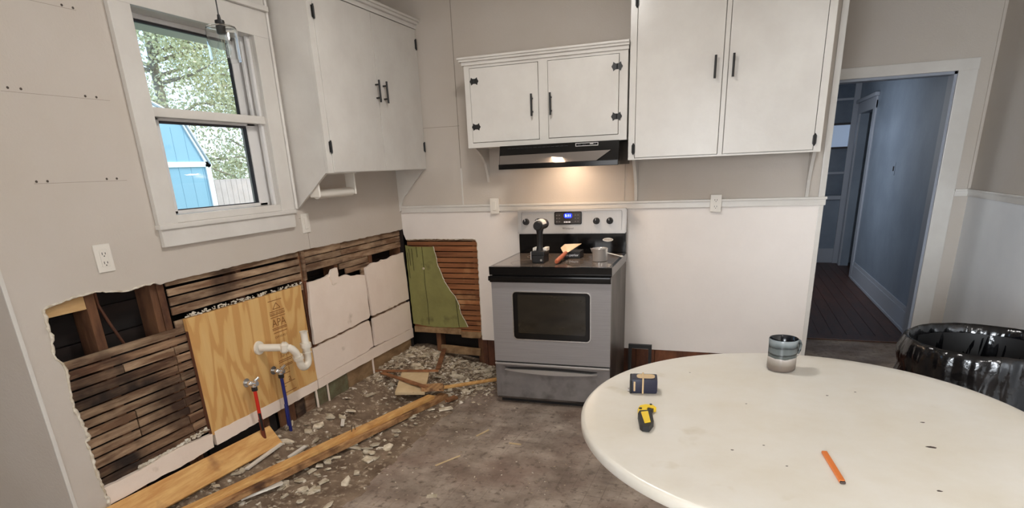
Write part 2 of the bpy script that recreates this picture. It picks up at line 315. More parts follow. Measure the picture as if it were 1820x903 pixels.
def ragged(pts, amp=.004, step=.025):
    out = []
    for i in range(len(pts)-1):
        a = Vector(pts[i]); b_ = Vector(pts[i+1]); n = max(1, int((b_-a).length/step))
        for k in range(n):
            p = a.lerp(b_, k/n)
            if k: p += Vector((random.uniform(-amp, amp), random.uniform(-amp, amp)))
            out.append(tuple(p))
    out.append(tuple(pts[-1])); return out
def text(name, body, size, m, parent, mt, extr=.0006, align='CENTER'):
    cu = bpy.data.curves.new(name, 'FONT'); cu.body = body; cu.size = size; cu.extrude = extr; cu.align_x = align; cu.align_y = 'CENTER'; cu.resolution_u = 2
    t = bpy.data.objects.new(name, cu); COL.objects.link(t); bpy.context.view_layer.update()
    me = bpy.data.meshes.new_from_object(t); bpy.data.objects.remove(t); me.transform(mt); me.name = name
    if parent is not None: me.transform(wm(parent).inverted())
    me.materials.clear(); me.materials.append(M[m]); o = bpy.data.objects.new(name, me); COL.objects.link(o); o.parent = parent; return o
FB = Matrix.Rotation(R(90), 4, 'X')                                   # text facing -y
FL = Matrix.Rotation(R(90), 4, 'Z') @ Matrix.Rotation(R(90), 4, 'X')  # text facing +x
# ================================================================== SETTING
XE, XR, YD, ZC, YE = 2.892, 4.027, 1.323, 2.75, -2.807
struct('floor', MB().box((-2.6, -7, -.08), (XR+.1, YD+.02, 0)), 'floor')
struct('ceiling', MB().box((-2.6, -7, ZC), (5.0, 6.2, ZC+.06)), 'ceil')
# left wall: finished surface with the torn-out bay and the window opening
hole = [(-2.660, 0), (-2.668, .11), (-2.674, .225), (-2.681, .307), (-2.685, .387), (-2.686, .434), (-2.686, .485), (-2.693, .526), (-2.672, .541), (-2.685, .601), (-2.689, .642), (-2.696, .664), (-2.697, .716), (-2.689, .765), (-2.684, .814), (-2.689, .856), (-2.707, .88), (-2.706, .927), (-2.699, .951), (-2.700, .982), (-2.701, 1.021), (-2.698, 1.067)]
topE = [(-2.698, 1.067), (-2.647, 1.079), (-2.568, 1.089), (-2.499, 1.092), (-2.417, 1.080), (-2.35, 1.069), (-2.315, 1.074), (-2.217, 1.078), (-2.19, 1.064), (-2.158, 1.069), (-1.882, 1.073), (-1.539, 1.076), (-1.216, 1.080), (-1.088, 1.082), (-.686, 1.077), (-.044, 1.075), (0, 1.078)]
outer = [(YE, 0)]+ragged(hole, .003, .02)[:-1]+ragged(topE, .0025, .03)+[(0, ZC), (YE, ZC)]
WY0, WY1, WZ0, WZ1 = -2.06, -1.31, 1.345, 2.19
win = [(WY0, WZ0), (WY1, WZ0), (WY1, WZ1), (WY0, WZ1)]
wl_ = struct('wall_left', MB().plate(outer, [win], 0, -.018, 0), 'wall')
# torn paper and plaster rim along the cut
mb = MB()
pts = [(0.0015, y, z) for y, z in ragged(hole, .004, .012)]
mb.tube(pts, [random.uniform(.003, .009) for _ in pts], 6)
pts = [(0.0, y, z) for y, z in ragged(topE[:8], .003, .012)]
mb.tube(pts, [random.uniform(.002, .005) for _ in pts], 6)
obj('torn_edge', mb, 'plaster_edge', wl_)
struct('wall_left_outer', MB().plate([(YE+.02, 0), (.14, 0), (.14, ZC), (YE+.02, ZC)], [win], 0, -.165, -.135), 'dark')
struct('wall_front_return', MB().box((-2.6, YE, 0), (-.0182, YE+.016, ZC)), 'wall')
struct('wall_far_left', MB().box((-2.6, -7, 0), (-2.5, YE, ZC)), 'wall')
struct('wall_front', MB().box((-2.6, -7.1, 0), (XR+.1, -7, ZC)), 'wall')
obj('corner_bead', MB().box((-.004, YE-.003, 0), (.003, YE+.012, ZC), bev=.002), 'white', wl_)
# sheathing boards at the back of the stud bay
z = 0.0; i = 0
while z < 1.2:
    h = random.uniform(.10, .15); obj('sheathing_board', MB().box((-.134, -2.79, z), (-.118, 0.12, z+h-.006), bev=.002), 'sheath', wl_); z += h
# studs
for (y0, y1, z0, z1) in [(-2.80, -2.715, 0, 1.2), (-2.522, -2.478, 0, 1.2), (-2.232, -2.196, 0, 1.2), (-2.192, -2.155, 0, 1.2), (-1.72, -1.68, 0, 1.2), (-1.222, -1.176, 0, 1.2), (-.885, -.845, 0, 1.2), (-.475, -.435, 0, 1.2), (-.04, 0, 0, 1.2)]:
    obj('stud', MB().box((-.117, y0, z0), (-.027, y1, z1), bev=.003, jig=.002), 'stud', wl_)
obj('pine_block', MB().box((-.062, -2.71, 1.029), (-.024, -2.524, 1.13), bev=.002), 'block', wl_)
obj('bottom_plate', MB().box((-.117, -2.8, 0), (-.04, 0.0, .06), bev=.003), 'stud', wl_)
obj('cable', MB().tube([(-.04, -2.465, 1.12), (-.045, -2.46, 1.03), (-.035, -2.44, .95), (-.04, -2.41, .88), (-.05, -2.38, .82)], .006, 8), 'board', wl_, smooth=50)
# laths, each its own piece
rows = [.853, .811, .770, .727, .684, .641, .598, .559, .517, .472, .430, .382, .337, .299]
def lath(y0, y1, z0, z1, m='lath', x=-.018, th=.0075):
    b2 = bmesh.new(); n = max(2, int((y1-y0)/.12)); s1 = random.uniform(0, 99)
    for k in range(n+1):
        y = y0+(y1-y0)*k/n; a = .0018*noise.noise(Vector((s1, y*6, 0))); c = .0022*noise.noise(Vector((s1, y*5, 9))); dx = .0015*noise.noise(Vector((s1, y*4, 4)))
        for (xx, zz) in ((x+dx, z0+a), (x+dx, z1+c), (x-th+dx, z1+c), (x-th+dx, z0+a)): b2.verts.new((xx, y, zz))
    b2.verts.ensure_lookup_table(); v = b2.verts
    for k in range(n):
        for j in range(4): b2.faces.new((v[4*k+j], v[4*k+(j+1) % 4], v[4*k+4+(j+1) % 4], v[4*k+4+j]))
    b2.faces.new(v[0:4][::-1]); b2.faces.new(v[4*n:4*n+4])
    return obj('lath', b2, m, wl_)
for i in range(13):
    z1, z0 = rows[i], rows[i+1]+.0085
    cutj = -2.185+random.uniform(-.008, .012)
    segs = [(-2.705, cutj), (cutj+.004, -2.085)] if i > 2 else [(-2.705, -2.085)]
    if i in (2, 7, 8, 9): segs = [(-2.705, -2.447), (-2.441, cutj)]+([(cutj+.004, -2.085)])
    for a, c in segs: lath(a, c, z0, z1-.0, 'lathdusty' if random.random() < .4 else 'lath', x=-.018+random.uniform(-.0015, .0015))
for (z1, z0) in [(1.085, 1.048), (1.034, 1.003), (.994, .958), (.948, .914), (.886, .85)]:
    if z1 == .950: lath(-2.148, -1.905, z0-.008, z1-.006, 'lathdusty'); lath(-1.90, -1.225, z0, z1, 'lathdusty')
    else: lath(-2.148, -1.225, z0, z1, 'lathdusty')
for (z1, z0) in [(1.085, 1.036), (1.030, .995), (.989, .948)]:
    lath(-1.172, -.80, z0, z1, 'lathdusty'); lath(-.797, -.022, z0, z1, 'lathdusty')
lath(-.84, -.50, .908, .944, 'lathdusty'); lath(-.78, -.49, .868, .902, 'lath')
obj('stud_face', MB().box((-.026, -1.206, .90), (-.010, -1.180, 1.078), bev=.003, jig=.003), 'lathdusty', wl_)
obj('stud_face', MB().box((-.03, -1.215, .30), (-.016, -1.186, .895), bev=.002), 'board', wl_)
obj('corner_post', MB().box((-.03, -.03, .1), (-.004, .004, 1.09), bev=.004, jig=.004), 'sheath', wl_)
# band of the old baseboard skin
st1 = [(-2.672, .226), (-2.52, .226), (-2.418, .227), (-2.314, .219), (-2.2, .224), (-2.108, .226), (-2.10, .295), (-2.254, .309), (-2.368, .311), (-2.514, .303), (-2.676, .308)]
def rag(poly, amp, step): return ragged(poly+[poly[0]], amp, step)[:-1]
obj('skirting_band', MB().plate(rag(st1, .0025, .03), [], 0, -.018, .002), 'panel', wl_)
st2 = [(-2.085, .226), (-1.7, .226), (-1.262, .226), (-1.256, .284), (-1.7, .292), (-2.086, .30)]
obj('skirting_band', MB().plate(rag(st2, .002, .03), [], 0, -.018, .002), 'panel', wl_)
# cream backer panels
pA = [(-1.193, .887), (-1.057, .888), (-.98, .90), (-.90, .893), (-.884, .862), (-.80, .868), (-.752, .850), (-.66, .842), (-.588, .826), (-.585, .6), (-.582, .540), (-.60, .522), (-.9, .512), (-1.22, .506), (-1.215, .7)]
pB = [(-1.25, .488), (-.9, .494), (-.605, .506), (-.592, .45), (-.59, .31), (-.7, .296), (-1.0, .292), (-1.255, .288)]
pC = [(-.565, .872), (-.483, .892), (-.40, .886), (-.338, .896), (-.25, .89), (-.2, .90), (-.1, .90), (-.028, .905), (-.012, .7), (-.01, .535), (-.3, .528), (-.552, .528), (-.56, .7)]
pD = [(-.552, .506), (-.3, .508), (-.008, .516), (-.006, .40), (-.004, .295), (-.3, .298), (-.562, .306), (-.558, .4)]
for p in (pA, pB, pC, pD): obj('backer_panel', MB().plate(rag(p, .0035, .03), [], 0, -.017, -.001), 'panel', wl_)
obj('backer_frame', MB().box((-.028, -1.19, .49), (-.018, -.01, .54)).box((-.028, -.60, .3), (-.018, -.54, .88)), 'lathdusty', wl_)
obj('skirting_band', MB().plate(rag([(-1.252, .226), (-.9, .228), (-.5, .224), (-.002, .218), (-.002, .293), (-.5, .296), (-.9, .29), (-1.252, .284)], .0015, .05), [], 0, -.018, .003), 'panel', wl_)
# loose plaster piece hanging at the panel top and crumbs along plywood
obj('plaster_flap', MB().plate([(-.99, .885), (-.955, .925), (-.90, .93), (-.895, .89), (-.915, .84), (-.97, .835)], [], 0, -.012, .006), 'panel', wl_)
mb = MB()
for k in range(150):
    y = random.uniform(-2.09, -1.24); s_ = random.uniform(.002, .006)
    mb.sphere((random.uniform(-.016, -.004), y, .893+random.uniform(-.004, .012)), s_, (1, 1.6, .8), 6)
for k in range(160):
    y = random.uniform(-2.5, -2.08); s_ = random.uniform(.003, .008)
    mb.sphere((random.uniform(-.018, -.004), y, .308+random.uniform(0, .008)+.03*max(0, (y+2.35)/.3)*random.random()), s_, (1, 1.5, .7), 6)
o = obj('plaster_crumbs', mb, 'plaster_edge', wl_); o['kind'] = 'stuff'
# base boards beneath the band; near-black pair has the gap's shade in its colour
for (a, c, m, xo) in [(-2.66, -2.12, 'sheath', -.035), (-2.1, -1.62, 'sheath', -.035), (-1.60, -1.47, 'stud', -.02), (-1.46, -1.38, 'lath', -.018), (-1.37, -1.28, 'lathdusty', -.018), (-1.27, -1.16, 'greenboard', -.014), (-1.15, -.93, 'greenboard', -.012), (-.92, -.62, 'tanboard', -.010), (-.61, -.0, 'tanboard', -.010)]:
    obj('base_board', MB().box((xo-.014, a, .03), (xo, c, .226), bev=.003, jig=.002), m, wl_)
for y in (-1.275, -1.155, -.612): obj('caulk_line', MB().box((-.012, y-.004, .08), (-.002, y+.004, .226), jig=.002), 'panel', wl_)
# wall seams on the left wall
obj('wall_seam', MB().box((-.002, -1.130, 1.08), (.0006, -1.127, 1.262)).box((-.002, -1.19, 1.26), (.0006, -1.127, 1.263)), 'darkline', wl_)
mb = MB()
for (y0, y1, z) in [(-2.62, -2.22, 1.815), (-2.6, -2.23, 1.513), (-2.5, -2.27, 2.12)]:
    mb.box((-.001, y0, z-.006), (.0004, y1, z-.0045), jig=0)
obj('scuff_line', mb, 'darkline', wl_)
for (y, z) in [(-2.595, 1.822), (-2.552, 1.822), (-2.32, 1.818), (-2.275, 1.818), (-2.59, 1.515), (-2.551, 1.515), (-2.318, 1.516), (-2.274, 1.516), (-2.322, 2.122), (-2.28, 2.121)]:
    obj('screw_hole', MB().cyl((-.002, y, z), (.0012, y, z), .0045, n=8), 'screw', wl_)
# back wall
rb = [(.021, .998), (.2, 1.004), (.4, 1.001), (.578, 1.003), (.600, .998), (.613, .975), (.612, .8), (.610, .6), (.609, .4), (.607, .282), (.612, .228)]
outer = [(XE, ZC), (0, ZC), (0, 1.085)]+[(.004, 1.04)]+ragged(rb, .002, .03)+[(XE, .228)]
wb = struct('wall_back', MB().plate(outer, [], 1, 0, .016), 'wall')
obj('torn_edge', MB().tube([(x, -.001, z) for x, z in ragged(rb, .0025, .012)], .0035, 6), 'plaster_edge', wb)
for o_ in [((-.16, .1275, -.02), (XE-.025, .14, ZC))]: struct('wall_back_outer', MB().box(*o_), 'dark')
# lower white wainscot sheet, and its bead
wr = [(.0, 1.2), (.0, 1.085), (.004, 1.04)]+ragged([(.02, 1.0), (.2, 1.006), (.4, 1.003), (.578, 1.005), (.602, 1.0), (.615, .975), (.614, .8), (.612, .6), (.611, .4), (.609, .282), (.614, .228)], .001, .05)+[(XE, .228), (XE, 1.2)]
obj('wainscot_sheet', MB().plate(wr, [], 1, -.0035, -.0005), 'panelw', wb)
obj('corner_bead', MB().box((XE-.022, -.009, .228), (XE+.004, .02, 1.2), bev=.003), 'white', wb)
obj('corner_trim', MB().box((XE-.03, -.012, 1.247), (XE+.004, .02, ZC), bev=.003), 'white', wb)
cr_ = struct('trim_1', MB().box((.012, -.016, 1.2), (XE+.012, -.0005, 1.236), bev=.002).box((.012, -.022, 1.234), (XE+.018, -.0005, 1.249), bev=.004), 'white')
for (x0, z0, z1) in [(.52, 1.249, ZC), (1.687, 1.249, 1.62)]: obj('panel_seam', MB().box((x0, -.0035, z0), (x0+.009 if z1 < 2 else x0+.003, .002, z1), bev=.001), 'darkline' if z1 > 2 else 'wall', wb)
obj('panel_seam', MB().box((.517, -.004, 1.249), (.527, .002, 1.50), bev=.001), 'white', wb)
obj('panel_seam', MB().box((.245, -.0006, 1.780), (.53, .002, 1.783)), 'darkline', wb)
# back-wall laths
bz = [.998, .981, .947, .904, .861, .820, .781, .740, .699, .659, .615, .576, .536, .497, .453, .411, .370, .332, .296, .262]
def blath(x0, x1, z0, z1, m='lathorange'):
    obj('lath', MB().oriented((x0, .0125, (z0+z1)/2), (x1, .0125, (z0+z1)/2), .0075, z1-z0, cuts=4, jig=.0008, bev=0), m, wb)
for i in range(len(bz)-1):
    blath(.02, .62, bz[i+1]+.007, bz[i], 'lathdusty' if i < 1 else 'lathorange')
obj('stud', MB().box((.565, .017, .02), (.606, .1, 1.2), bev=.003), 'stud', wb)
obj('stud', MB().box((.20, .017, .02), (.24, .1, 1.2), bev=.003), 'stud', wb)
obj('stud', MB().box((.612, .004, .228), (.626, .016, .97)), 'board', wb)
# olive painted board with ragged right edge
gp = [(.006, .955), (.05, .947), (.12, .943), (.248, .947), (.262, .89), (.273, .811), (.30, .74), (.319, .681), (.36, .615), (.405, .560), (.43, .50), (.440, .43), (.47, .38), (.494, .325), (.40, .316), (.2, .31), (.012, .331), (.008, .6)]
obj('olive_board', MB().plate(rag(gp, .0025, .025), [], 1, -.001, .006), 'green', wb)
obj('torn_edge', MB().tube([(x, -.001, z) for x, z in ragged(gp[3:14], .003, .012)], .0028, 6), 'plaster_edge', wb)
mb = MB(); mb.tube([(.15, -.002, .945), (.153, -.002, .77), (.150, -.002, .66), (.158, -.002, .5), (.155, -.002, .33)], .0018, 5)
mb.tube([(.405, -.002, .55), (.41, -.002, .45), (.418, -.002, .32)], .002, 5)
for (x, z, l) in [(.035, .93, .13), (.06, .93, .17), (.10, .945, .08), (.02, .9, .2)]: mb.tube([(x, -.0015, z), (x+.004, -.0015, z-l)], .0018, 5)
obj('crack', mb, 'sheath', wb)
obj('plug', MB().sphere((.148, -.003, .778), .010, (1, .5, 1), 10), 'chip', wb)
obj('sill_batten', MB().oriented((.02, -.004, .288), (.43, -.004, .284), .014, .046, bev=.003, jig=.002, cuts=5), 'tanboard', wb)
obj('sill_batten', MB().oriented((.43, .0, .262), (.602, .002, .262), .012, .05, bev=.003, jig=.003, cuts=3), 'tanboard', wb)
for (a, c) in [(.612, .648), (.652, .70), (.704, .96), (1.6, 1.80), (1.803, 1.93), (1.933, 2.3), (2.303, XE)]:
    obj('base_board', MB().box((a, .002, 0), (c, .014, .226), bev=.002), 'board', wb)
obj('void_backing', MB().box((0, .11, 0), (.62, .12, .3)), 'dark', wb)
# chimney-side return, door wall and right wall
struct('wall_passage_left', MB().box((XE-.02, .02, 0), (XE, YD, ZC)), 'wall')
dx0, dx1, dz = 2.99, 3.811, 2.004
struct('wall_doorway', MB().plate([(XE, 0), (dx0, 0), (dx0, dz), (dx1, dz), (dx1, 0), (XR, 0), (XR, ZC), (XE, ZC)], [], 1, YD, YD+.12), 'wall')
struct('wall_right', MB().box((XR, -7, 0), (XR+.1, YD+.12, ZC)), 'wall')
struct('trim_2', MB().box((XR-.014, -7, 1.152), (XR, YD-.001, 1.19), bev=.002).box((XR-.02, -7, 1.188), (XR, YD-.001, 1.204), bev=.004), 'white')
struct('trim_3', MB().box((3.931, YD-.014, 1.152), (XR, YD, 1.19), bev=.002).box((3.931, YD-.02, 1.188), (XR, YD, 1.204), bev=.004), 'white')
struct('wainscot_right', MB().box((XR-.004, -7, 0), (XR-.0004, YD, 1.153)), 'wainr')
struct('baseboard_right', MB().box((XR-.018, -7, 0), (XR-.004, YD, .14), bev=.004), 'white')
obj('vertical_bead', MB().box((XR-.02, YD-.012, 1.204), (XR, YD, ZC), bev=.004), 'wall', bpy.data.objects['wall_doorway'])
dr = sempty('door_1', (3.4, YD, 0))
obj('casing_right', MB().box((dx1, YD-.02, 0), (3.929, YD, 2.077), bev=.004), 'white', dr)
obj('casing_left', MB().box((XE+.003, YD-.02, 0), (dx0, YD, 2.077), bev=.004), 'white', dr)
obj('casing_head', MB().box((XE+.003, YD-.022, dz), (3.931, YD, 2.079), bev=.004), 'white', dr)
obj('jamb', MB().box((dx1-.018, YD-.002, 0), (dx1, YD+.13, dz)).box((dx0, YD-.002, dz-.018), (dx1, YD+.13, dz)), 'halltrim', dr)
obj('threshold', MB().box((dx0, YD-.01, .0), (dx1, YD+.14, .012), bev=.004), 'hallfloor', dr)
# hallway
HX = 3.87
for k, x in enumerate([2.3+.11*i for i in range(19)]):
    if k == 0: hf = sempty('hall_floor'); 
    obj('floor_plank', MB().box((x, YD+.14, -.03), (x+.107, 6.0, .0+random.uniform(-.001, .001))), 'hallfloor', hf)
struct('hall_subfloor', MB().box((2.2, YD+.02, -.08), (4.9, 6.1, -.03)), 'dark')
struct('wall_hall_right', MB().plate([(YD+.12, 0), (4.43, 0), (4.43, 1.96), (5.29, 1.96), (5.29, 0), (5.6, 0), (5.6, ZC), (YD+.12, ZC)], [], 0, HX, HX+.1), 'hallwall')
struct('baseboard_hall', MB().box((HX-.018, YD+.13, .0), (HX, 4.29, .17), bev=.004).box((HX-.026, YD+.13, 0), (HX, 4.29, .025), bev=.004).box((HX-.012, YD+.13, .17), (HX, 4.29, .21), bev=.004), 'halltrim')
d2 = sempty('door_2', (HX, 4.86, 0))
obj('casing', MB().box((HX-.02, 4.29, 0), (HX, 4.43, 2.05), bev=.004), 'halltrim', d2)
obj('casing', MB().box((HX-.02, 5.29, 0), (HX, 5.41, 2.05), bev=.004), 'halltrim', d2)
obj('casing_head', MB().box((HX-.022, 4.29, 1.96), (HX, 5.41, 2.09), bev=.004).box((HX-.05, 4.25, 2.09), (HX, 5.45, 2.13), bev=.008), 'halltrim', d2)
struct('wall_beyond_hall', MB().box((4.85, 4.1, -.05), (4.9, 5.6, ZC)).box((3.97, 4.1, -.05), (4.9, 4.15, ZC)), 'dark')  # dark colour stands in for the unlit room past the doorway
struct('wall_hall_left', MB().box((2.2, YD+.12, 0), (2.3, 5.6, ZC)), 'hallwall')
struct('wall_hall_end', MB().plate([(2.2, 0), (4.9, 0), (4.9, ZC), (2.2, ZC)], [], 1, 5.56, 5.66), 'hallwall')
w2 = sempty('window_2', (3.4, 5.54, .9))
zs = [.93, 1.232, 1.555, 1.857, 2.16, 2.45]
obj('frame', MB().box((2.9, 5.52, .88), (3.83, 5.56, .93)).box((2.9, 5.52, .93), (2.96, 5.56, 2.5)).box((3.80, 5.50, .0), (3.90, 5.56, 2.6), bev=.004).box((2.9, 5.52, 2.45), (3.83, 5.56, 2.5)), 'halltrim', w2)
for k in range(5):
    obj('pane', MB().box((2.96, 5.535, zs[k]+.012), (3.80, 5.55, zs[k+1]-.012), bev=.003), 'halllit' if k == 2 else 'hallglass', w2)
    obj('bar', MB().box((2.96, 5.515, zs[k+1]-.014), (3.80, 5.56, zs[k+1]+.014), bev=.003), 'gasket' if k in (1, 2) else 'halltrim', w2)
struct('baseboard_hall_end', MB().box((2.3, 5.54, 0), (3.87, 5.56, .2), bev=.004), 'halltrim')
lv = obj('switch_plate', MB().box((HX-.006, 2.97, 1.26), (HX-.0005, 3.03, 1.38), bev=.002), 'hallwall')
tagm(lv, 'narrow grey switch plate on the blue hall wall', 'switch'); obj('toggle', MB().box((HX-.016, 2.994, 1.30), (HX-.005, 3.006, 1.345), bev=.002), 'gasket', lv)
# ceiling lamp (out of frame, lights the room) plus an added fill lamp
for (lx, ly, lb) in ((1.45, -1.7, 'round flush ceiling lamp lighting the kitchen above the range side'), (3.1, -4.8, 'round ceiling lamp added unseen behind the camera as fill light')):
  cl = thing('ceiling_light', lb, 'lamp', (lx, ly, ZC))
  obj('diffuser', MB().cyl((lx, ly, 2.69), (lx, ly, 2.745), .17, .18, 32), 'lampglow', cl, 40)
  obj('rim', MB().lathe([(.185, 2.75), (.19, 2.74), (.185, 2.70), (.175, 2.70), (.175, 2.75)], (lx, ly, 0)), 'white', cl, 40)
# ================================================================== WINDOW
w1 = sempty('window_1', (0, -1.69, 1.22))
obj('casing', MB().box((0, -2.146, 1.30), (.022, -2.045, 2.42), bev=.003), 'white', w1)
obj('casing', MB().box((0, -1.345, 1.30), (.022, -1.236, 2.42), bev=.003), 'white', w1)
obj('edge_bead', MB().cyl((.02, -1.222, 1.32), (.02, -1.222, ZC), .010, n=10), 'white', w1, 50)
obj('edge_bead', MB().box((0, -1.236, 1.3), (.016, -1.208, ZC), bev=.003), 'white', w1)
obj('casing_head', MB().box((0, -2.16, 2.178), (.024, -1.236, 2.30), bev=.003).box((0, -2.17, 2.30), (.045, -1.23, 2.325), bev=.005), 'white', w1)
obj('apron', MB().box((0, -2.139, 1.221), (.020, -1.247, 1.296), bev=.003), 'white', w1)
obj('stool', MB().box((-.02, -2.150, 1.296), (.030, -1.236, 1.318), bev=.005), 'white', w1)
obj('bottom_stop', MB().box((-.03, -2.05, 1.318), (.012, -1.33, 1.352), bev=.003), 'white', w1)
# jamb liner
obj('jamb', MB().box((-.165, -2.075, 1.33), (.0, -2.045, 2.2)).box((-.165, -1.345, 1.33), (.0, -1.315, 2.2)).box((-.165, -2.075, 2.178), (0, -1.315, 2.2)).box((-.165, -2.075, 1.33), (-.0, -1.315, 1.350)), 'white', w1)
for (a, c) in [(-.03, -.012), (-.062, -.048), (-.10, -.084)]:
    obj('vinyl_track', MB().box((a, -1.362 if a > -.05 else -1.372, 1.35), (c, -1.344, 2.178), bev=.003).box((a, -2.046, 1.35), (c, -2.03, 2.178), bev=.003), 'vinyl', w1)
# lower sash (inner), upper sash (outer)
def sash(name, x0, x1, y0, y1, z0, z1, sw, bw, tw):
    s_ = obj(name, MB().box((x0, y0, z0), (x1, y0+sw, z1), bev=.003).box((x0, y1-sw, z0), (x1, y1, z1), bev=.003).box((x0, y0, z0), (x1, y1, z0+bw), bev=.003).box((x0, y0, z1-tw), (x1, y1, z1), bev=.003), 'vinyl', w1)
    g = .004
    obj('gasket', MB().plate([(y0+sw, z0+bw), (y1-sw, z0+bw), (y1-sw, z1-tw), (y0+sw, z1-tw)], [[(y0+sw+g, z0+bw+g), (y1-sw-g, z0+bw+g), (y1-sw-g, z1-tw-g-.006), (y0+sw+g, z1-tw-g-.006)]], 0, x0+.004, x1-.006), 'gasket', s_)
    obj('pane', MB().box((x0+.008, y0+sw+.001, z0+bw+.001), (x0+.011, y1-sw-.001, z1-tw-.001)), 'pane', s_)
sash('lower_sash', -.075, -.045, -2.03, -1.372, 1.352, 1.778, .060, .016, .026)
sash('upper_sash', -.112, -.084, -2.03, -1.372, 1.775, 2.178, .040, .03, .02)
obj('meeting_rail', MB().box((-.05, -2.045, 1.762), (.006, -1.345, 1.800), bev=.004), 'white', w1)
# ================================================================== CABINETS
def rectf(a, c, z0, z1): return [(a, z0), (c, z0), (c, z1), (a, z1)]
def bar_handle(par, c, axis, ln=.125):      # c: centre on door face; axis: outward normal
    n = Vector(axis); c = Vector(c)
    mb = MB().cyl(c+n*.028+Vector((0, 0, -ln/2)), c+n*.028+Vector((0, 0, ln/2)), .0062, n=12)
    for s_ in (-1, 1): mb.cyl(c+Vector((0, 0, s_*ln*.3)), c+n*.028+Vector((0, 0, s_*ln*.3)), .0048, n=10)
    return obj('handle', mb, 'black', par, 40)
def door_y(par, x0, x1, z0, z1, yf, m='white'):
    return obj('door', MB().box((x0, yf, z0), (x1, yf+.018, z1), bev=.0025), m, par)
# --- left cabinet
XF = .248
c1 = thing('wall_cabinet', 'white double-door wall cabinet hanging between the window and the corner', 'cabinet', (0, -.6, 1.31))
prof = [(0, 2.45), (0, 1.312), (XF-.0215, 1.5035), (XF-.0195, 1.504), (XF-.0195, 2.45)]
mb = MB()
b2 = bmesh.new(); vs0 = [b2.verts.new((x, -1.190, z)) for x, z in prof]; vs1 = [b2.verts.new((x, -1.172, z)) for x, z in prof]
b2.faces.new(vs0); b2.faces.new(vs1[::-1])
for k in range(5): b2.faces.new((vs0[k], vs0[(k+1) % 5], vs1[(k+1) % 5], vs1[k]))
mb.add(b2); obj('side_panel', mb, 'white', c1)
obj('body', MB().box((.001, -1.171, 1.506), (XF-.02, -.002, 1.524)).box((.001, -1.171, 2.43), (XF-.02, -.002, 2.448)).box((.001, -1.171, 1.524), (.01, -.002, 2.43)).box((.001, -.02, 1.524), (XF-.02, -.002, 2.43)), 'white', c1)
obj('face_frame', MB().plate(rectf(-1.190, -.001, 1.504, 2.42), [rectf(-1.1415, -.012, 1.512, 2.405)], 0, XF-.019, XF), 'white', c1)
d1 = obj('door', MB().box((XF-.014, -1.139, 1.508), (XF+.004, -.578, 2.402), bev=.0025), 'white', c1)
d2_ = obj('door', MB().box((XF-.014, -.574, 1.508), (XF+.004, -.014, 2.402), bev=.0025), 'white', c1)
bar_handle(d1, (XF+.004, -.602, 1.968), (1, 0, 0)); bar_handle(d2_, (XF+.004, -.512, 1.968), (1, 0, 0))
def hingeL(par, y, z):
    obj('hinge', MB().box((XF+.003, y-.012, z-.028), (XF+.007, y+.012, z+.028), bev=.0015).cyl((XF+.008, y, z-.034), (XF+.008, y, z+.034), .005, n=10), 'black', par, 40)
hingeL(d1, -1.146, 2.297); hingeL(d1, -1.146, 1.64); hingeL(d2_, -.020, 2.31); hingeL(d2_, -.018, 1.655)
def crown(par, pts, axis):
    pass
obj('crown', MB().box((0, -1.19, 2.405), (XF+.008, .0, 2.43), bev=.004).box((0, -1.20, 2.43), (XF+.026, -.0, 2.447), bev=.005).box((0, -1.21, 2.445), (XF+.04, -.0, 2.458), bev=.003), 'white', c1)
# curved corner bracket
cv = [(.236, 1.504), (.205, 1.478), (.154, 1.424), (.105, 1.375), (.079, 1.342), (.05, 1.315), (.035, 1.295), (.02, 1.262), (.012, 1.215), (.0, 1.21), (0, 1.504)]
obj('bracket', MB().plate(cv, [], 1, -.02, -.002), 'white', c1)
# --- small cabinet over the hood
YF = -.32
def cab_front(c, x0, x1, z0, z1, doors, yf=YF):
    obj('face_frame', MB().plate(rectf(x0, x1, z0, z1), [rectf(a-.003, b_+.003, p-.003, q+.003) for a, b_, p, q in doors], 1, yf, yf+.018), 'white', c)
    obj('body', MB().box((x0, yf+.018, z0), (x0+.016, -.001, z1)).box((x1-.016, yf+.018, z0), (x1, -.001, z1)).box((x0, yf+.018, z0), (x1, -.001, z0+.016)).box((x0, yf+.018, z1-.016), (x1, -.001, z1)).box((x0, -.01, z0), (x1, -.001, z1)), 'white', c)
    return [door_y(c, a, b_, p, q, yf-.004) for a, b_, p, q in doors]
c2 = thing('wall_cabinet', 'short white two-door cabinet with butterfly hinges above the range hood', 'cabinet', (1.24, 0, 1.62))
ds = cab_front(c2, .727, 1.752, 1.62, 2.10, [(.765, 1.210, 1.652, 2.082), (1.274, 1.700, 1.654, 2.082)])
def bfly(par, x, z, s_=1):
    P = [(-.030, 0), (-.022, .012), (-.020, .022), (-.008, .014), (.008, .014), (.020, .022), (.022, .012), (.030, 0), (.022, -.012), (.020, -.022), (.008, -.014), (-.008, -.014), (-.020, -.022), (-.022, -.012)]
    obj('hinge', MB().plate([(x+a*s_, z+b_*s_) for a, b_ in P], [], 1, YF-.0065, YF-.0042).cyl((x, YF-.008, z-.013), (x, YF-.008, z+.013), .0035, n=8), 'black', par)
bfly(ds[0], .794, 2.009); bfly(ds[0], .792, 1.745); bfly(ds[1], 1.690, 2.017, 1.1); bfly(ds[1], 1.691, 1.751, 1.1)
bar_handle(ds[0], (1.173, YF-.004, 1.847), (0, -1, 0)); bar_handle(ds[1], (1.292, YF-.004, 1.845), (0, -1, 0))
obj('crown', MB().box((.715, YF-.012, 2.10), (1.757, 0, 2.122), bev=.004).box((.703, YF-.026, 2.12), (1.760, 0, 2.134), bev=.004).box((.695, YF-.036, 2.133), (1.7615, 0, 2.145), bev=.003), 'white', c2)
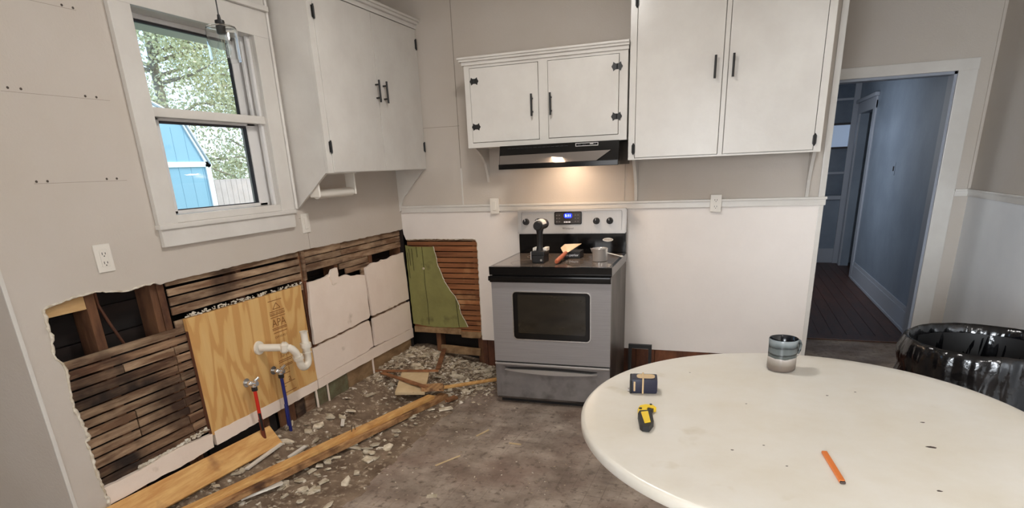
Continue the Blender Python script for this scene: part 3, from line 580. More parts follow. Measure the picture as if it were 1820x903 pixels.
def bracketx(c, x0, x1, z1, pts):
    b2 = bmesh.new(); A = [b2.verts.new((x0, y, z)) for y, z in pts]; B = [b2.verts.new((x1, y, z)) for y, z in pts]
    b2.faces.new(A); b2.faces.new(B[::-1]); n = len(pts)
    for k in range(n): b2.faces.new((A[k], A[(k+1) % n], B[(k+1) % n], B[k]))
    obj('bracket', b2, 'white', c)
bracketx(c2, .729, .745, 1.62, [(-.001, 1.619), (-.24, 1.619), (-.19, 1.60), (-.12, 1.565), (-.07, 1.52), (-.035, 1.45), (-.02, 1.40), (-.001, 1.40)])
# --- big cabinet
c3 = thing('wall_cabinet', 'tall white two-door wall cabinet at the right above the chair rail outlet', 'cabinet', (2.28, 0, 1.504))
ds = cab_front(c3, 1.763, 2.806, 1.504, 2.70, [(1.803, 2.270, 1.516, 2.66), (2.300, 2.766, 1.516, 2.66)])
bar_handle(ds[0], (2.232, YF-.004, 1.965), (0, -1, 0), .115); bar_handle(ds[1], (2.326, YF-.004, 1.966), (0, -1, 0), .115)
for (d_, x, z) in [(ds[0], 1.797, 2.33), (ds[0], 1.794, 1.565), (ds[1], 2.770, 1.567), (ds[1], 2.770, 2.36)]:
    obj('hinge', MB().plate([(x-.010, z-.02), (x, z-.034), (x+.010, z-.02), (x+.010, z+.02), (x, z+.034), (x-.010, z+.02)], [], 1, YF-.008, YF-.0042).cyl((x, YF-.009, z-.03), (x, YF-.009, z+.03), .0045, n=8), 'black', d_)
bracketx(c3, 1.765, 1.783, 1.504, [(-.001, 1.503), (-.17, 1.503), (-.10, 1.43), (-.05, 1.35), (-.026, 1.25), (-.001, 1.25)])
bracketx(c3, 2.786, 2.804, 1.504, [(-.001, 1.503), (-.17, 1.503), (-.10, 1.43), (-.05, 1.35), (-.026, 1.25), (-.001, 1.25)])
# ================================================================== RANGE HOOD
h = thing('range_hood', 'black slim range hood mounted under the short cabinet, lamp lit', 'hood', (1.33, 0, 1.48))
def hexa(P):       # 8 corner solid
    b2 = bmesh.new(); v = [b2.verts.new(p) for p in P]
    for f in ((0, 1, 2, 3), (4, 7, 6, 5), (0, 4, 5, 1), (1, 5, 6, 2), (2, 6, 7, 3), (3, 7, 4, 0)): b2.faces.new([v[i] for i in f])
    return b2
hx0, hx1 = .975, 1.722
obj('housing', MB().box((hx0, -.392, 1.56), (hx1, -.01, 1.619), bev=.002).box((hx0, -.40, 1.497), (hx0+.01, -.01, 1.56)).box((hx1-.01, -.40, 1.497), (hx1, -.01, 1.56)).box((hx0, -.02, 1.497), (hx1, -.01, 1.56)).box((hx0+.01, -.30, 1.552), (hx1-.01, -.02, 1.56)), 'blackg', h)
mb = MB(); mb.add(hexa([(hx0, -.402, 1.6185), (hx1, -.402, 1.6185), (hx1, -.392, 1.6185), (hx0, -.392, 1.6185), (hx0, -.428, 1.508), (hx1, -.428, 1.508), (hx1, -.416, 1.508), (hx0, -.416, 1.508)]))
obj('canopy', mb, 'blackg', h)
mb = MB(); mb.add(hexa([(hx0+.004, -.4195, 1.562), (hx1-.045, -.4195, 1.566), (hx1-.045, -.415, 1.566), (hx0+.004, -.415, 1.562), (hx0+.004, -.432, 1.510), (hx1-.13, -.432, 1.510), (hx1-.13, -.425, 1.510), (hx0+.004, -.425, 1.510)]))
obj('visor', mb, mat('smoked_visor', (112, 104, 98), .25, .3), h)
obj('lip', MB().box((hx0-.002, -.436, 1.480), (hx1+.002, -.415, 1.511), bev=.003).box((hx0-.002, -.42, 1.482), (hx0+.012, -.01, 1.50)).box((hx1-.012, -.42, 1.482), (hx1+.002, -.01, 1.50)), 'blackg', h)
obj('control_panel', MB().plate(rectf(1.462, 1.60, 1.594, 1.613), [rectf(1.466, 1.596, 1.5975, 1.6095)], 1, -.4105, -.404).box((1.55, -.411, 1.603), (1.57, -.404, 1.609)), 'steell', h)
for x in (1.475, 1.505, 1.57): obj('rocker_switch', MB().box((x, -.411, 1.599), (x+.018, -.405, 1.608), bev=.001), 'black', h)
mb = MB()
for k in range(14): mb.box((1.03+k*.028, -.409, 1.600), (1.05+k*.028, -.404, 1.6035))
obj('vent_slots', mb, 'black', h)
obj('lamp_lens', MB().box((1.12, -.34, 1.545), (1.58, -.26, 1.551), bev=.002), 'hoodglow', h)
area('hood_lamp_light', (1.35, -.30, 1.54), (1.30, -.30, 1.0), .44, .07, 3.6, (1, .76, .56))
# ================================================================== STOVE
sv = thing('electric_range', 'freestanding stainless electric range with black glass cooktop against the back wall', 'stove', (.976, -.677, 0), .021)
def so(name, mb, m, par=None, smooth=None): return obj(name, mb, m, par or sv, smooth, local=True)
WS = .762
so('body', MB().box((.004, .02, .03), (WS-.004, .628, .865), bev=.003), 'sidepaint')
so('kick', MB().box((.02, .05, 0), (WS-.02, .6, .035)), 'black')
so('cooktop_frame', MB().plate(rectf(-.004, WS+.002, -.012, .62), [rectf(.016, WS-.018, .014, .57)], 2, .872, .914).box((-.004, -.012, .862), (WS+.002, .62, .874), bev=.003), 'blackg')
so('cooktop_glass', MB().box((.016, .014, .9), (WS-.018, .57, .9155), bev=.001), 'ctop')
for (x, y, r_) in [(.2, .16, .11), (.56, .16, .09), (.2, .42, .08), (.56, .42, .105)]: so('burner_ring', MB().lathe([(r_, .9156), (r_, .9159), (r_-.002, .9159), (r_-.002, .9156)], (x, y, 0), 48), 'greytxt')
dr_ = so('oven_door', MB().plate(rectf(.004, WS-.004, .298, .822), [rectf(.145, .632, .457, .756)], 1, -.004, .03), 'steel')
def rrect(x0, x1, z0, z1, r_, n=5):
    P = []
    for (cx, cz, a0) in ((x1-r_, z1-r_, 0), (x0+r_, z1-r_, 90), (x0+r_, z0+r_, 180), (x1-r_, z0+r_, 270)):
        for k in range(n+1): a = R(a0+90*k/n); P.append((cx+r_*math.cos(a), cz+r_*math.sin(a)))
    return P
obj('window_trim', MB().plate(rrect(.137, .640, .449, .764, .028), [rrect(.143, .634, .455, .758, .024)], 1, -.0085, -.003), 'chrome', dr_, local=True)
obj('window_surround', MB().plate(rrect(.141, .636, .453, .760, .025), [rrect(.172, .606, .492, .742, .012)], 1, -.0065, .004), 'blackg', dr_, local=True)
obj('window_glass', MB().box((.165, -.004, .485), (.612, .006, .748)), 'ovglass', dr_, local=True)
obj('handle', MB().box((-.006, -.034, .829), (WS+.0, .0, .860), bev=.008).box((-.002, -.016, .818), (WS-.002, .02, .850), bev=.004), 'blackg', dr_, local=True)
so('gap_strip', MB().box((.01, .004, .858), (WS-.01, .02, .868)), 'black'); so('gap_strip', MB().box((.008, .002, .292), (WS-.008, .02, .3)), 'black')
dw = so('storage_drawer', MB().box((.004, -.002, .05), (WS-.004, .03, .288), bev=.004), 'steeld')
obj('drawer_lip', MB().box((.004, -.012, .276), (WS-.004, .0, .290), bev=.004), 'steell', dw, local=True)
P = []
for k in range(21):
    t = k/20; P.append((.07+.61*t, .245+.006*math.sin(t*PI)))
for k in range(21):
    t = 1-k/20; P.append((.07+.61*t, .242-.020*math.sin(t*PI)**.8))
obj('recess_shade', MB().plate([(x, .252+(z-.24)*1.5) for x, z in P], [], 1, -.0035, -.001), 'black', dw, local=True)  # flat black plate draws the shade of the grip recess
obj('handle', MB().plate(P, [], 1, -.016, -.001), 'steell', dw, local=True)
bgd = so('backguard', MB().box((.006, .604, .862), (WS-.006, .655, 1.05), bev=.003), 'blackg')
b2 = hexa([(.0, .592, 1.045), (WS-.004, .592, 1.045), (WS-.004, .652, 1.045), (0, .652, 1.045), (.0, .604, 1.206), (WS-.004, .604, 1.206), (WS-.004, .652, 1.206), (0, .652, 1.206)])
bmesh.ops.bevel(b2, geom=b2.edges[:], offset=.006, segments=2, affect='EDGES'); mb = MB(); mb.add(b2)
cp = so('control_panel', mb, 'steell', smooth=30)
obj('face_line', MB().plate(rrect(.03, WS-.034, 1.058, 1.196, .01), [rrect(.032, WS-.036, 1.060, 1.194, .009)], 1, .5935, .60), 'steel', cp, local=True)
for x in (.064, .150, .558, .648):
    k_ = obj('knob', MB().cyl((x, .598, 1.128), (x, .570, 1.129), .0225, .019, 24).box((x-.004, .562, 1.112), (x+.004, .572, 1.148), bev=.001), 'rubber', cp, 40, local=True)
    obj('indicator_mark', MB().box((x-.001, .5605, 1.134), (x+.001, .5622, 1.147)), 'whitetxt', k_, local=True)
dp = obj('display', MB().plate(rrect(.272, .454, 1.112, 1.188, .006), [], 1, .5915, .60), 'panelk', cp, local=True)
obj('display_rim', MB().plate(rrect(.268, .458, 1.108, 1.192, .009), [rrect(.274, .452, 1.114, 1.186, .006)], 1, .5905, .60), 'blackg', dp, local=True)
obj('screen', MB().plate(rrect(.336, .392, 1.150, 1.182, .014), [], 1, .5885, .5916), 'lcd', dp, local=True)
SM = sv.matrix_basis
text('digits', '5:11', .024, 'lcdt', dp, SM @ Matrix.Translation((.364, .5875, 1.166)) @ FB)
for r_ in range(3):
    for c_ in (.285, .303, .415, .433): obj('button', MB().box((c_-.005, .5905, 1.124+r_*.021), (c_+.005, .5916, 1.130+r_*.021)), 'greytxt', dp, local=True)
for a_, c_ in ((.335, .345), (.348, .362), (.366, .38)): obj('button', MB().box((a_, .5905, 1.120), (c_, .5916, 1.128)), 'whitetxt', dp, local=True)
text('lettering', 'Whirlpool', .019, 'greytxt', cp, SM @ Matrix.Translation((.362, .594, 1.081)) @ FB)
bd = obj('badge', MB().plate([(.636+.036*math.cos(a*PI/16), 1.003+.0125*math.sin(a*PI/16)) for a in range(32)], [], 1, .6025, .6045), 'plasticw', bgd, local=True)
text('lettering', 'Whirlpool', .013, 'ink', bd, SM @ Matrix.Translation((.636, .602, 1.003)) @ FB)
# ================================================================== things on the cooktop
dl = thing('cordless_drill', 'black cordless drill standing on its battery on the cooktop', 'drill', (1.25, -.50, .915))
o = obj('battery', MB().box((1.212, -.55, .9165), (1.288, -.43, .962), bev=.007), 'rubber', dl)
obj('release_button', MB().cyl((1.272, -.552, .936), (1.272, -.548, .936), .007, n=12), 'alu', o)
obj('foot', MB().box((1.206, -.545, .960), (1.292, -.43, .990), bev=.008), 'rubber', dl)
obj('foot_cap', MB().box((1.202, -.50, .984), (1.228, -.43, 1.006), bev=.006), 'plasticw', dl); obj('foot_cap', MB().box((1.268, -.50, .984), (1.294, -.43, 1.006), bev=.006), 'plasticw', dl)
obj('handle', MB().tube([(1.249, -.50, .985), (1.249, -.495, 1.02), (1.251, -.50, 1.06), (1.253, -.505, 1.10), (1.253, -.50, 1.13)], [.024, .018, .018, .020, .026], 14), 'rubber', dl, 50)
obj('motor_housing', MB().cyl((1.253, -.545, 1.145), (1.253, -.40, 1.145), .029, .031, 24).cyl((1.253, -.552, 1.145), (1.253, -.545, 1.145), .022, .029, 24), 'rubber', dl, 40)
obj('top_shell', MB().plate([(1.253+.034*math.cos(R(a)), 1.146+.034*math.sin(R(a))) for a in range(10, 171, 10)]+[(1.253+.029*math.cos(R(a)), 1.146+.029*math.sin(R(a))) for a in range(170, 9, -10)], [], 1, -.53, -.46), 'plasticw', dl)
obj('chuck', MB().cyl((1.253, -.40, 1.145), (1.253, -.35, 1.145), .020, .012, 20), 'black', dl, 40)
obj('belt_clip', MB().box((1.196, -.53, .935), (1.201, -.50, .985), bev=.002), 'alu', dl)
pk = thing('putty_knife', 'putty knife with orange-brown handle leaning on the dark box', 'putty knife', (1.38, -.5, .915))
A = Vector((1.380, -.585, .932)); B_ = Vector((1.385, -.36, .958))
obj('handle', MB().tube([A, A.lerp(B_, .1), A.lerp(B_, .5), A.lerp(B_, .9), B_], [.011, .0155, .014, .013, .009], 14), 'handlew', pk, 50)
b2 = bmesh.new()
P = [Vector((1.368, -.37, .957)), Vector((1.398, -.36, .960)), Vector((1.458, -.24, 1.0)), Vector((1.352, -.27, 1.0)), Vector((1.335, -.31, .982))]
v0 = [b2.verts.new(p) for p in P]; v1 = [b2.verts.new(p+Vector((0, .0, -.0022))) for p in P]
b2.faces.new(v0); b2.faces.new(v1[::-1])
for k in range(5): b2.faces.new((v0[k], v0[(k+1) % 5], v1[(k+1) % 5], v1[k]))
obj('blade', b2, 'blade', pk)
bx_ = thing('small_box', 'small black box with white lettering behind the putty knife on the range', 'box', (1.42, -.28, .915))
bb = obj('carton', MB().box((1.365, -.33, .9165), (1.468, -.22, .960), bev=.002), 'black', bx_)
text('lettering', 'Superior', .024, 'whitetxt', bb, Matrix.Translation((1.418, -.331, .937)) @ FB)
mc = thing('measuring_cup', 'shiny metal measuring cup with long handle at the right of the cooktop', 'measuring cup', (1.617, -.42, .915))
obj('cup', MB().lathe([(.0005, .9175), (.047, .9175), (.048, .92), (.049, .99), (.0505, .993), (.049, .995), (.0465, .992), (.0455, .925), (.0005, .923)], (1.617, -.42, 0), 40), 'alu', mc, 40)
mb = MB(); mb.add(hexa([(1.573, -.435, .992), (1.573, -.405, .992), (1.556, -.418, .994), (1.556, -.422, .994), (1.575, -.428, .955), (1.575, -.412, .955), (1.571, -.419, .955), (1.571, -.421, .955)])); obj('spout', mb, 'alu', mc)
obj('handle', MB().oriented((1.66, -.425, .968), (1.755, -.44, .948), .016, .004, bev=.001).sphere((1.757, -.441, .948), .010, (1, 1, .6)), 'plasticw', mc)
# ================================================================== TABLE and things on it
TC = (2.6101, -2.3176)
tb = thing('round_table', 'round white laminate table in the right foreground', 'table', (TC[0], TC[1], 0))
obj('table_top', MB().lathe([(.0005, .75), (.60, .75), (.642, .75), (.650, .748), (.655, .742), (.655, .722), (.651, .715), (.642, .712), (.60, .712), (.0005, .712)], (TC[0], TC[1], 0), 128), 'table', tb, 40)
obj('pedestal', MB().lathe([(.09, .712), (.06, .66), (.045, .5), (.05, .3), (.07, .15), (.075, .06)], (TC[0], TC[1], 0), 24), 'white', tb, 50)
for k in range(4):
    a = R(45+90*k); obj('foot', MB().tube([(TC[0]+.05*math.cos(a), TC[1]+.05*math.sin(a), .12), (TC[0]+.22*math.cos(a), TC[1]+.22*math.sin(a), .08), (TC[0]+.38*math.cos(a), TC[1]+.38*math.sin(a), .025)], [.035, .03, .024], 10), 'white', tb, 50)
mk = []
mb = MB()
for (x, y, s_) in [(2.936, -2.283, .006), (2.914, -2.455, .011), (2.798, -2.064, .004), (2.709, -2.117, .004), (2.869, -2.701, .006), (2.46, -2.25, .003), (2.50, -2.55, .003), (2.42, -2.6, .004), (2.55, -2.66, .003), (2.27, -1.98, .003)]:
    obj('chip_mark', MB().plate([(x+s_*math.cos(a)*random.uniform(.7, 1.3), y+s_*.6*math.sin(a)*random.uniform(.7, 1.2)) for a in [i*PI/4 for i in range(8)]], [], 2, .7498, .7505), 'lead', tb)
mg = thing('mug', 'banded grey stoneware mug near the far edge of the table', 'mug', (2.585, -1.872, .75))
obj('cup', MB().lathe([(.0005, .7515), (.044, .7515), (.048, .755), (.0495, .765), (.0487, .80), (.0492, .84), (.050, .862), (.0505, .866), (.049, .869)], (2.585, -1.872, 0), 48), 'mug', mg, 50)
obj('inner_glaze', MB().lathe([(.049, .869), (.0465, .866), (.0455, .80), (.044, .765), (.03, .760), (.0005, .759)], (2.585, -1.872, 0), 48), 'mugin', mg, 50)
ca, sa = math.cos(R(35)), math.sin(R(35))
obj('handle', MB().tube([(2.585+ca*(.047+d), -1.872+sa*(.047+d), z) for d, z in [(0, .852), (.012, .856), (.022, .850), (.028, .835), (.026, .815), (.016, .797), (0, .79)]], .006, 10), 'mug', mg, 50)
tm = thing('tape_measure', 'navy blue tape measure lying upright at the left of the table', 'tape measure', (2.133, -2.205, .75), R(8))
def lo(name, mb, m, par, s=None): return obj(name, mb, m, par, s, local=True)
bd_ = lo('case', MB().box((-.045, -.033, .001), (.043, .033, .052), bev=.009), 'navy', tm, 50)
lo('side_strap', MB().box((-.008, -.0355, .001), (-.002, .0355, .0545), bev=.002), 'beige', bd_)
lo('label_ring', MB().box((-.036, -.0352, .010), (-.030, -.032, .044), bev=.001), 'beige', bd_)
lo('top_sticker', MB().plate(rrect(-.026, .034, -.02, .02, .014), [], 2, .0515, .0535), 'beige', bd_)
lo('rubber_edge', MB().box((-.049, -.034, .0012), (-.040, .034, .050), bev=.004), 'rubber', bd_)
lo('hook', MB().box((-.056, -.012, .002), (-.048, .010, .006), bev=.001), 'alu', tm)
uk = thing('utility_knife', 'yellow and black folding utility knife on the table', 'knife', (2.172, -2.455, .75), R(-76))
# local: x along knife length
P = [(-.085, -.020), (-.07, -.026), (.01, -.024), (.035, -.016), (.038, .012), (.02, .02), (-.05, .016), (-.09, -.002)]
gr = lo('grip', MB().plate([(-x, y) for x, y in P], [], 2, .001, .018), 'rubber', uk)
lo('inlay', MB().plate([(-x, y) for x, y in [(-.064, -.012), (.018, -.014), (.024, .008), (-.056, .006)]], [], 2, .018, .0205), 'yellow', gr)
lo('head', MB().plate([(-x, y) for x, y in [(.030, -.016), (.050, -.020), (.078, -.010), (.088, .008), (.082, .03), (.06, .038), (.056, .026), (.066, .014), (.05, .006), (.034, .012)]], [], 2, .002, .017), 'yellow', uk)
lo('pivot', MB().cyl((-.05, -.012, .001), (-.05, -.012, .020), .005, n=12), 'black', uk); lo('pivot', MB().cyl((-.083, .024, .001), (-.083, .024, .019), .004, n=12), 'black', uk)
lo('jaw', MB().plate([(-.05, .008), (-.066, .016), (-.058, .030), (-.044, .024), (-.038, .012)], [], 2, .003, .015), 'black', uk)
pc = thing('carpenter_pencil', 'flat orange carpenter pencil in the middle of the table', 'pencil', (2.657, -2.642, .75), math.atan2(-.163, .021))
lo('barrel', MB().box((-.082, -.0065, .0005), (.076, .0065, .0075), bev=.002), 'pencil', pc)
lo('tip', MB().box((.0762, -.006, .001), (.084, .006, .0065), bev=.002), 'lead', pc)
# ================================================================== TRASH BIN
bn = thing('waste_bin', 'large round bin lined with a black plastic bag at the right wall', 'bin', (3.45, -1.12, 0))
obj('bucket', MB().lathe([(.0005, .005), (.22, .005), (.235, .02), (.268, .66), (.262, .66), (.23, .03), (.0005, .02)], (3.45, -1.12, 0), 40), 'rubber', bn, 50)
def wr_(r, z, a, i):
    f = noise.noise(Vector((math.cos(a)*5, math.sin(a)*5, z*3+i*.02)))*.016+noise.noise(Vector((math.cos(a)*16, math.sin(a)*16, z*7)))*.012+noise.noise(Vector((math.cos(a)*34, math.sin(a)*34, z*12)))*.006
    k = min(1, abs(z-.70)/.08+.25)
    return r+f*k, z+.006*noise.noise(Vector((math.cos(a)*4, math.sin(a)*4, 3)))
prof = [(.24, .08), (.252, .2), (.27, .28), (.284, .34), (.292, .40), (.282, .43), (.296, .47), (.298, .52), (.29, .56), (.300, .60), (.302, .64), (.296, .675), (.290, .697), (.281, .703), (.272, .695), (.267, .66), (.262, .6), (.255, .5), (.248, .4), (.24, .3), (.2, .22), (.1, .2), (.001, .21)]
obj('bin_bag', MB().lathe(prof, (3.45, -1.12, 0), 160, wr_), 'bag', bn, 180)
# ================================================================== pendant
pd = thing('pendant_lamp', 'clear glass pendant lamp with black socket hanging before the window', 'lamp', (.143, -1.70, 2.0))
obj('cord', MB().cyl((.143, -1.7, 2.16), (.143, -1.7, ZC), .0028, n=8), 'black', pd, 40)
obj('socket', MB().lathe([(.0005, 2.195), (.006, 2.19), (.008, 2.172), (.020, 2.168), (.022, 2.150), (.020, 2.146), (.020, 2.118), (.017, 2.114), (.0005, 2.112)], (.143, -1.7, 0), 24), 'black', pd, 40)
obj('glass_shade', MB().lathe([(.022, 2.150), (.05, 2.148), (.062, 2.142), (.067, 2.130), (.067, 2.005), (.0645, 2.005), (.0645, 2.129), (.060, 2.139), (.05, 2.1455), (.022, 2.1475)], (.143, -1.7, 0), 40), 'glass', pd, 40)
bl = obj('bulb', MB().lathe([(.013, 2.113), (.014, 2.10), (.020, 2.085), (.027, 2.065), (.029, 2.05), (.024, 2.032), (.012, 2.022), (.0005, 2.02)], (.143, -1.7, 0), 24), 'pane', pd, 50)
obj('filament', MB().tube([(.137, -1.7, 2.10), (.136, -1.7, 2.05), (.143, -1.7, 2.06), (.150, -1.7, 2.05), (.149, -1.7, 2.10)], .0008, 5), 'fil', bl)
# ================================================================== outlets, switches
def plateL(y, z, label, kind):
    t = thing('outlet' if kind == 'outlet' else 'light_switch', label, 'outlet' if kind == 'outlet' else 'switch', (0, y, z))
    p = obj('cover_plate', MB().box((.0002, y-.036, z-.055), (.006, y+.036, z+.055), bev=.003), 'plasticw', t)
    if kind == 'outlet':
        obj('face', MB().box((.005, y-.017, z-.034), (.008, y+.017, z+.034), bev=.002), 'plasticw', p)
        for s_ in (-1, 1): obj('slots', MB().box((.0075, y-.008, z+s_*.018-.005), (.0085, y-.0055, z+s_*.018+.005)).box((.0075, y+.0055, z+s_*.018-.004), (.0085, y+.008, z+s_*.018+.004)).cyl((.0075, y, z+s_*.018-.010), (.0085, y, z+s_*.018-.010), .0025, n=8), 'black', p)
    else: obj('rocker', MB().box((.005, y-.014, z-.033), (.010, y+.014, z+.033), bev=.003), 'plasticw', p)
plateL(-2.418, 1.216, 'white duplex outlet on the left wall, left of the window apron', 'outlet')
plateL(-1.141, 1.231, 'white rocker switch on the left wall right of the window apron', 'switch')
def plateB(x, z, label, kind):
    t = thing('outlet' if kind == 'outlet' else 'light_switch', label, 'outlet' if kind == 'outlet' else 'switch', (x, 0, z))
    p = obj('cover_plate', MB().box((x-.034, -.0275, z-.053), (x+.034, -.0225, z+.053), bev=.003).box((x-.03, -.0228, z-.05), (x+.03, -.004, z+.05)), 'plasticw', t)
    if kind == 'outlet':
        for s_ in (-1, 1):
            q = obj('socket_face', MB().cyl((x, -.0275, z+s_*.02), (x, -.030, z+s_*.02), .0165, n=20), 'plasticw', p, 40)
            obj('slots', MB().box((x-.008, -.0308, z+s_*.02-.004), (x-.0055, -.0298, z+s_*.02+.006)).box((x+.0055, -.0308, z+s_*.02-.004), (x+.008, -.0298, z+s_*.02+.006)).cyl((x, -.0298, z+s_*.02-.009), (x, -.0308, z+s_*.02-.009), .0025, n=8), 'black', p)
    else: obj('rocker', MB().box((x-.012, -.032, z-.03), (x+.012, -.027, z+.03), bev=.002), 'plasticw', p)
plateB(.775, 1.236, 'white switch plate on the chair rail left of the range', 'switch')
plateB(2.277, 1.224, 'white duplex outlet on the chair rail right of the range', 'outlet')
# towel holder under the left cabinet
th = thing('paper_towel_holder', 'white roll holder screwed under the left wall cabinet', 'towel holder', (.12, -.98, 1.504))
for y in (-1.165, -.80): obj('arm', MB().oriented((.12, y, 1.5035), (.12, y, 1.375), .07, .012, upv=(0, 1, 0), bev=.004), 'plasticw', th)
obj('roll', MB().cyl((.12, -1.155, 1.392), (.12, -.81, 1.392), .026, n=24), 'plasticw', th, 40)
obj('back_plate', MB().box((.07, -1.165, 1.497), (.17, -.80, 1.5035)), 'plasticw', th)
# ================================================================== PLYWOOD
ply = [(-2.100, .286), (-1.252, .286), (-1.268, .60), (-1.269, .886), (-2.105, .886)]
pw = thing('plywood_sheet', 'stamped plywood sheet fixed over the lath where the pipes come out', 'plywood', (0, -1.68, .286))
obj('sheet', MB().plate(ply, [], 0, -.0165, .001), 'ply', pw)
obj('sheet_edge', MB().box((-.0165, -2.1045, .29), (.0005, -2.1015, .884)), 'board', pw)
sy = -1.50
def seg(y0, z0, y1, z1, w=.004): obj('stamp_bar', MB().oriented((.0013, y0, z0), (.0013, y1, z1), .0008, w, upv=(0, -(z1-z0), y1-y0)), 'ink', pw)
def hl(y0, y1, z): obj('stamp_bar', MB().box((.0009, y0, z), (.0016, y1, z+.004)), 'ink', pw)
hl(sy-.06, sy+.05, .845)
for a, c in [((sy-.03, .80), (sy, .832)), ((sy, .832), (sy+.03, .80)), ((sy-.03, .80), (sy+.03, .80))]: seg(*a, *c)
for z_ in (.785, .765, .752, .690, .682): hl(sy-.06, sy+.06, z_)
for z_ in (.664, .50, .49, .468, .46): hl(sy-.055, sy+.055, z_)
hl(sy-.05, sy+.05, .36); hl(sy-.05, sy+.05, .305)
for a, c in [((sy-.05, .345), (sy-.05, .42)), ((sy-.05, .42), (sy+.02, .42)), ((sy-.05, .345), (sy-.03, .345))]: seg(*a, *c)
text('stamp', 'APA', .062, 'ink', pw, Matrix.Translation((.0012, sy, .72)) @ FL, .0003)
text('stamp', 'RATED SHEATHING', .014, 'ink', pw, Matrix.Translation((.0012, sy, .775)) @ FL, .0003)
text('stamp', '15/32', .03, 'ink', pw, Matrix.Translation((.0012, sy, .565)) @ FL, .0003)
text('stamp', '32/16', .034, 'ink', pw, Matrix.Translation((.0012, sy, .53)) @ FL, .0003)
text('stamp', 'EXPOSURE 1', .018, 'ink', pw, Matrix.Translation((.0012, sy, .64)) @ FL, .0003)
text('stamp', 'PS 1', .026, 'ink', pw, Matrix.Translation((.0012, sy, .44)) @ FL, .0003)
text('stamp', 'a', .06, 'ink', pw, Matrix.Translation((.0012, sy+.01, .385)) @ FL, .0003)
# ================================================================== PLUMBING
tr = thing('drain_trap', 'white plastic drain trap sticking out of the plywood', 'drain pipe', (0, -1.686, .62))
obj('escutcheon', MB().cyl((.001, -1.688, .623), (.010, -1.688, .623), .038, .036, 28), 'pvc', tr, 40)
arm = [(.005, -1.688, .623), (.06, -1.655, .618), (.11, -1.62, .612), (.14, -1.60, .604)]
obj('trap_arm', MB().tube(arm, .0205, 18), 'pvc', tr, 60)
obj('slip_nut', MB().oriented((.095, -1.63, .613), (.13, -1.607, .609), .058, .058, bev=.012), 'pvc', tr, 30)
def arc(c, r_, a0, a1, e1, e2, n=10): return [Vector(c)+Vector(e1)*r_*math.cos(R(a0+(a1-a0)*k/n))+Vector(e2)*r_*math.sin(R(a0+(a1-a0)*k/n)) for k in range(n+1)]
bend = [(.13, -1.607, .608), (.145, -1.597, .598), (.152, -1.585, .578), (.153, -1.575, .555), (.153, -1.568, .535)]
obj('elbow', MB().tube(bend, .021, 18), 'pvc', tr, 60)
obj('slip_nut', MB().cyl((.153, -1.573, .552), (.153, -1.566, .53), .029, n=12), 'pvc', tr, 30)
ub = [Vector((.153, -1.568, .54)), Vector((.153, -1.562, .515))]+[Vector((.153, -1.527-.035*math.cos(R(a)), .508-.035*math.sin(R(a)))) for a in range(0, 181, 18)]+[Vector((.153, -1.492, .56))]
obj('u_bend', MB().tube(ub, .021, 18), 'pvc', tr, 60)
obj('slip_nut', MB().cyl((.153, -1.492, .578), (.153, -1.492, .604), .031, n=12), 'pvc', tr, 30)
obj('slip_nut', MB().cyl((.153, -1.492, .545), (.153, -1.492, .552), .026, n=20), 'pvc', tr, 30)
obj('tailpiece', MB().lathe([(.0225, .56), (.0225, .60), (.0195, .605), (.0195, .665), (.023, .668), (.023, .672), (.018, .672), (.018, .60), (.0005, .60)], (.153, -1.492, 0), 24), 'pvc', tr, 40)
def supply(y, ztop, zbot, m, label, name):
    t = thing(name, label, 'water pipe', (.05, y, zbot))
    if m == 'red':
        obj('pipe', MB().cyl((.05, y, .26), (.05, y, ztop), .0095, n=14), m, t, 50); obj('lower_pipe', MB().cyl((.05, y, zbot), (.05, y, .262), .0115, n=14), 'copper', t, 50)
        obj('plastic_sleeve', MB().tube([(.055, y-.006, .30), (.06, y-.008, .25), (.055, y-.004, .2)], .007, 8), 'rubber', t, 50)
    else:
        obj('pipe', MB().tube([(.05, y, zbot), (.05, y+.002, .3), (.05, y, ztop)], .0095, 14), m, t, 50)
        obj('pipe_sleeve', MB().tube([(.052, y-.01, .14), (.056, y-.012, .2), (.053, y-.006, .27)], .010, 10), m, t, 50)
    v = obj('stop_valve', MB().cyl((.035, y, ztop+.004), (.075, y, ztop+.008), .013, n=14).cyl((.05, y, ztop-.02), (.05, y, ztop+.012), .0145, n=10), 'chrome', t, 40)
    obj('wall_flange', MB().cyl((.0012, y, ztop+.006), (.005, y, ztop+.006), .024, n=20), 'chrome', t, 40); obj('stub', MB().cyl((.005, y, ztop+.006), (.036, y, ztop+.006), .008, n=12), 'chrome', t, 40)
    obj('valve_cap', MB().sphere((.05, y-.022, ztop+.014), .016, (1, 1.1, .9), 10).cyl((.055, y+.003, ztop+.018), (.06, y+.03, ztop+.03), .009, n=12), 'chrome', v, 60)
    obj('compression_nut', MB().cyl((.05, y, ztop-.034), (.05, y, ztop-.012), .0155, n=8), 'rubber', v)
supply(-1.822, .462, .10, 'red', 'red water supply pipe with chrome stop valve at the plywood', 'supply_pipe')
supply(-1.612, .462, .10, 'blue', 'blue water supply pipe with chrome stop valve at the plywood', 'supply_pipe')
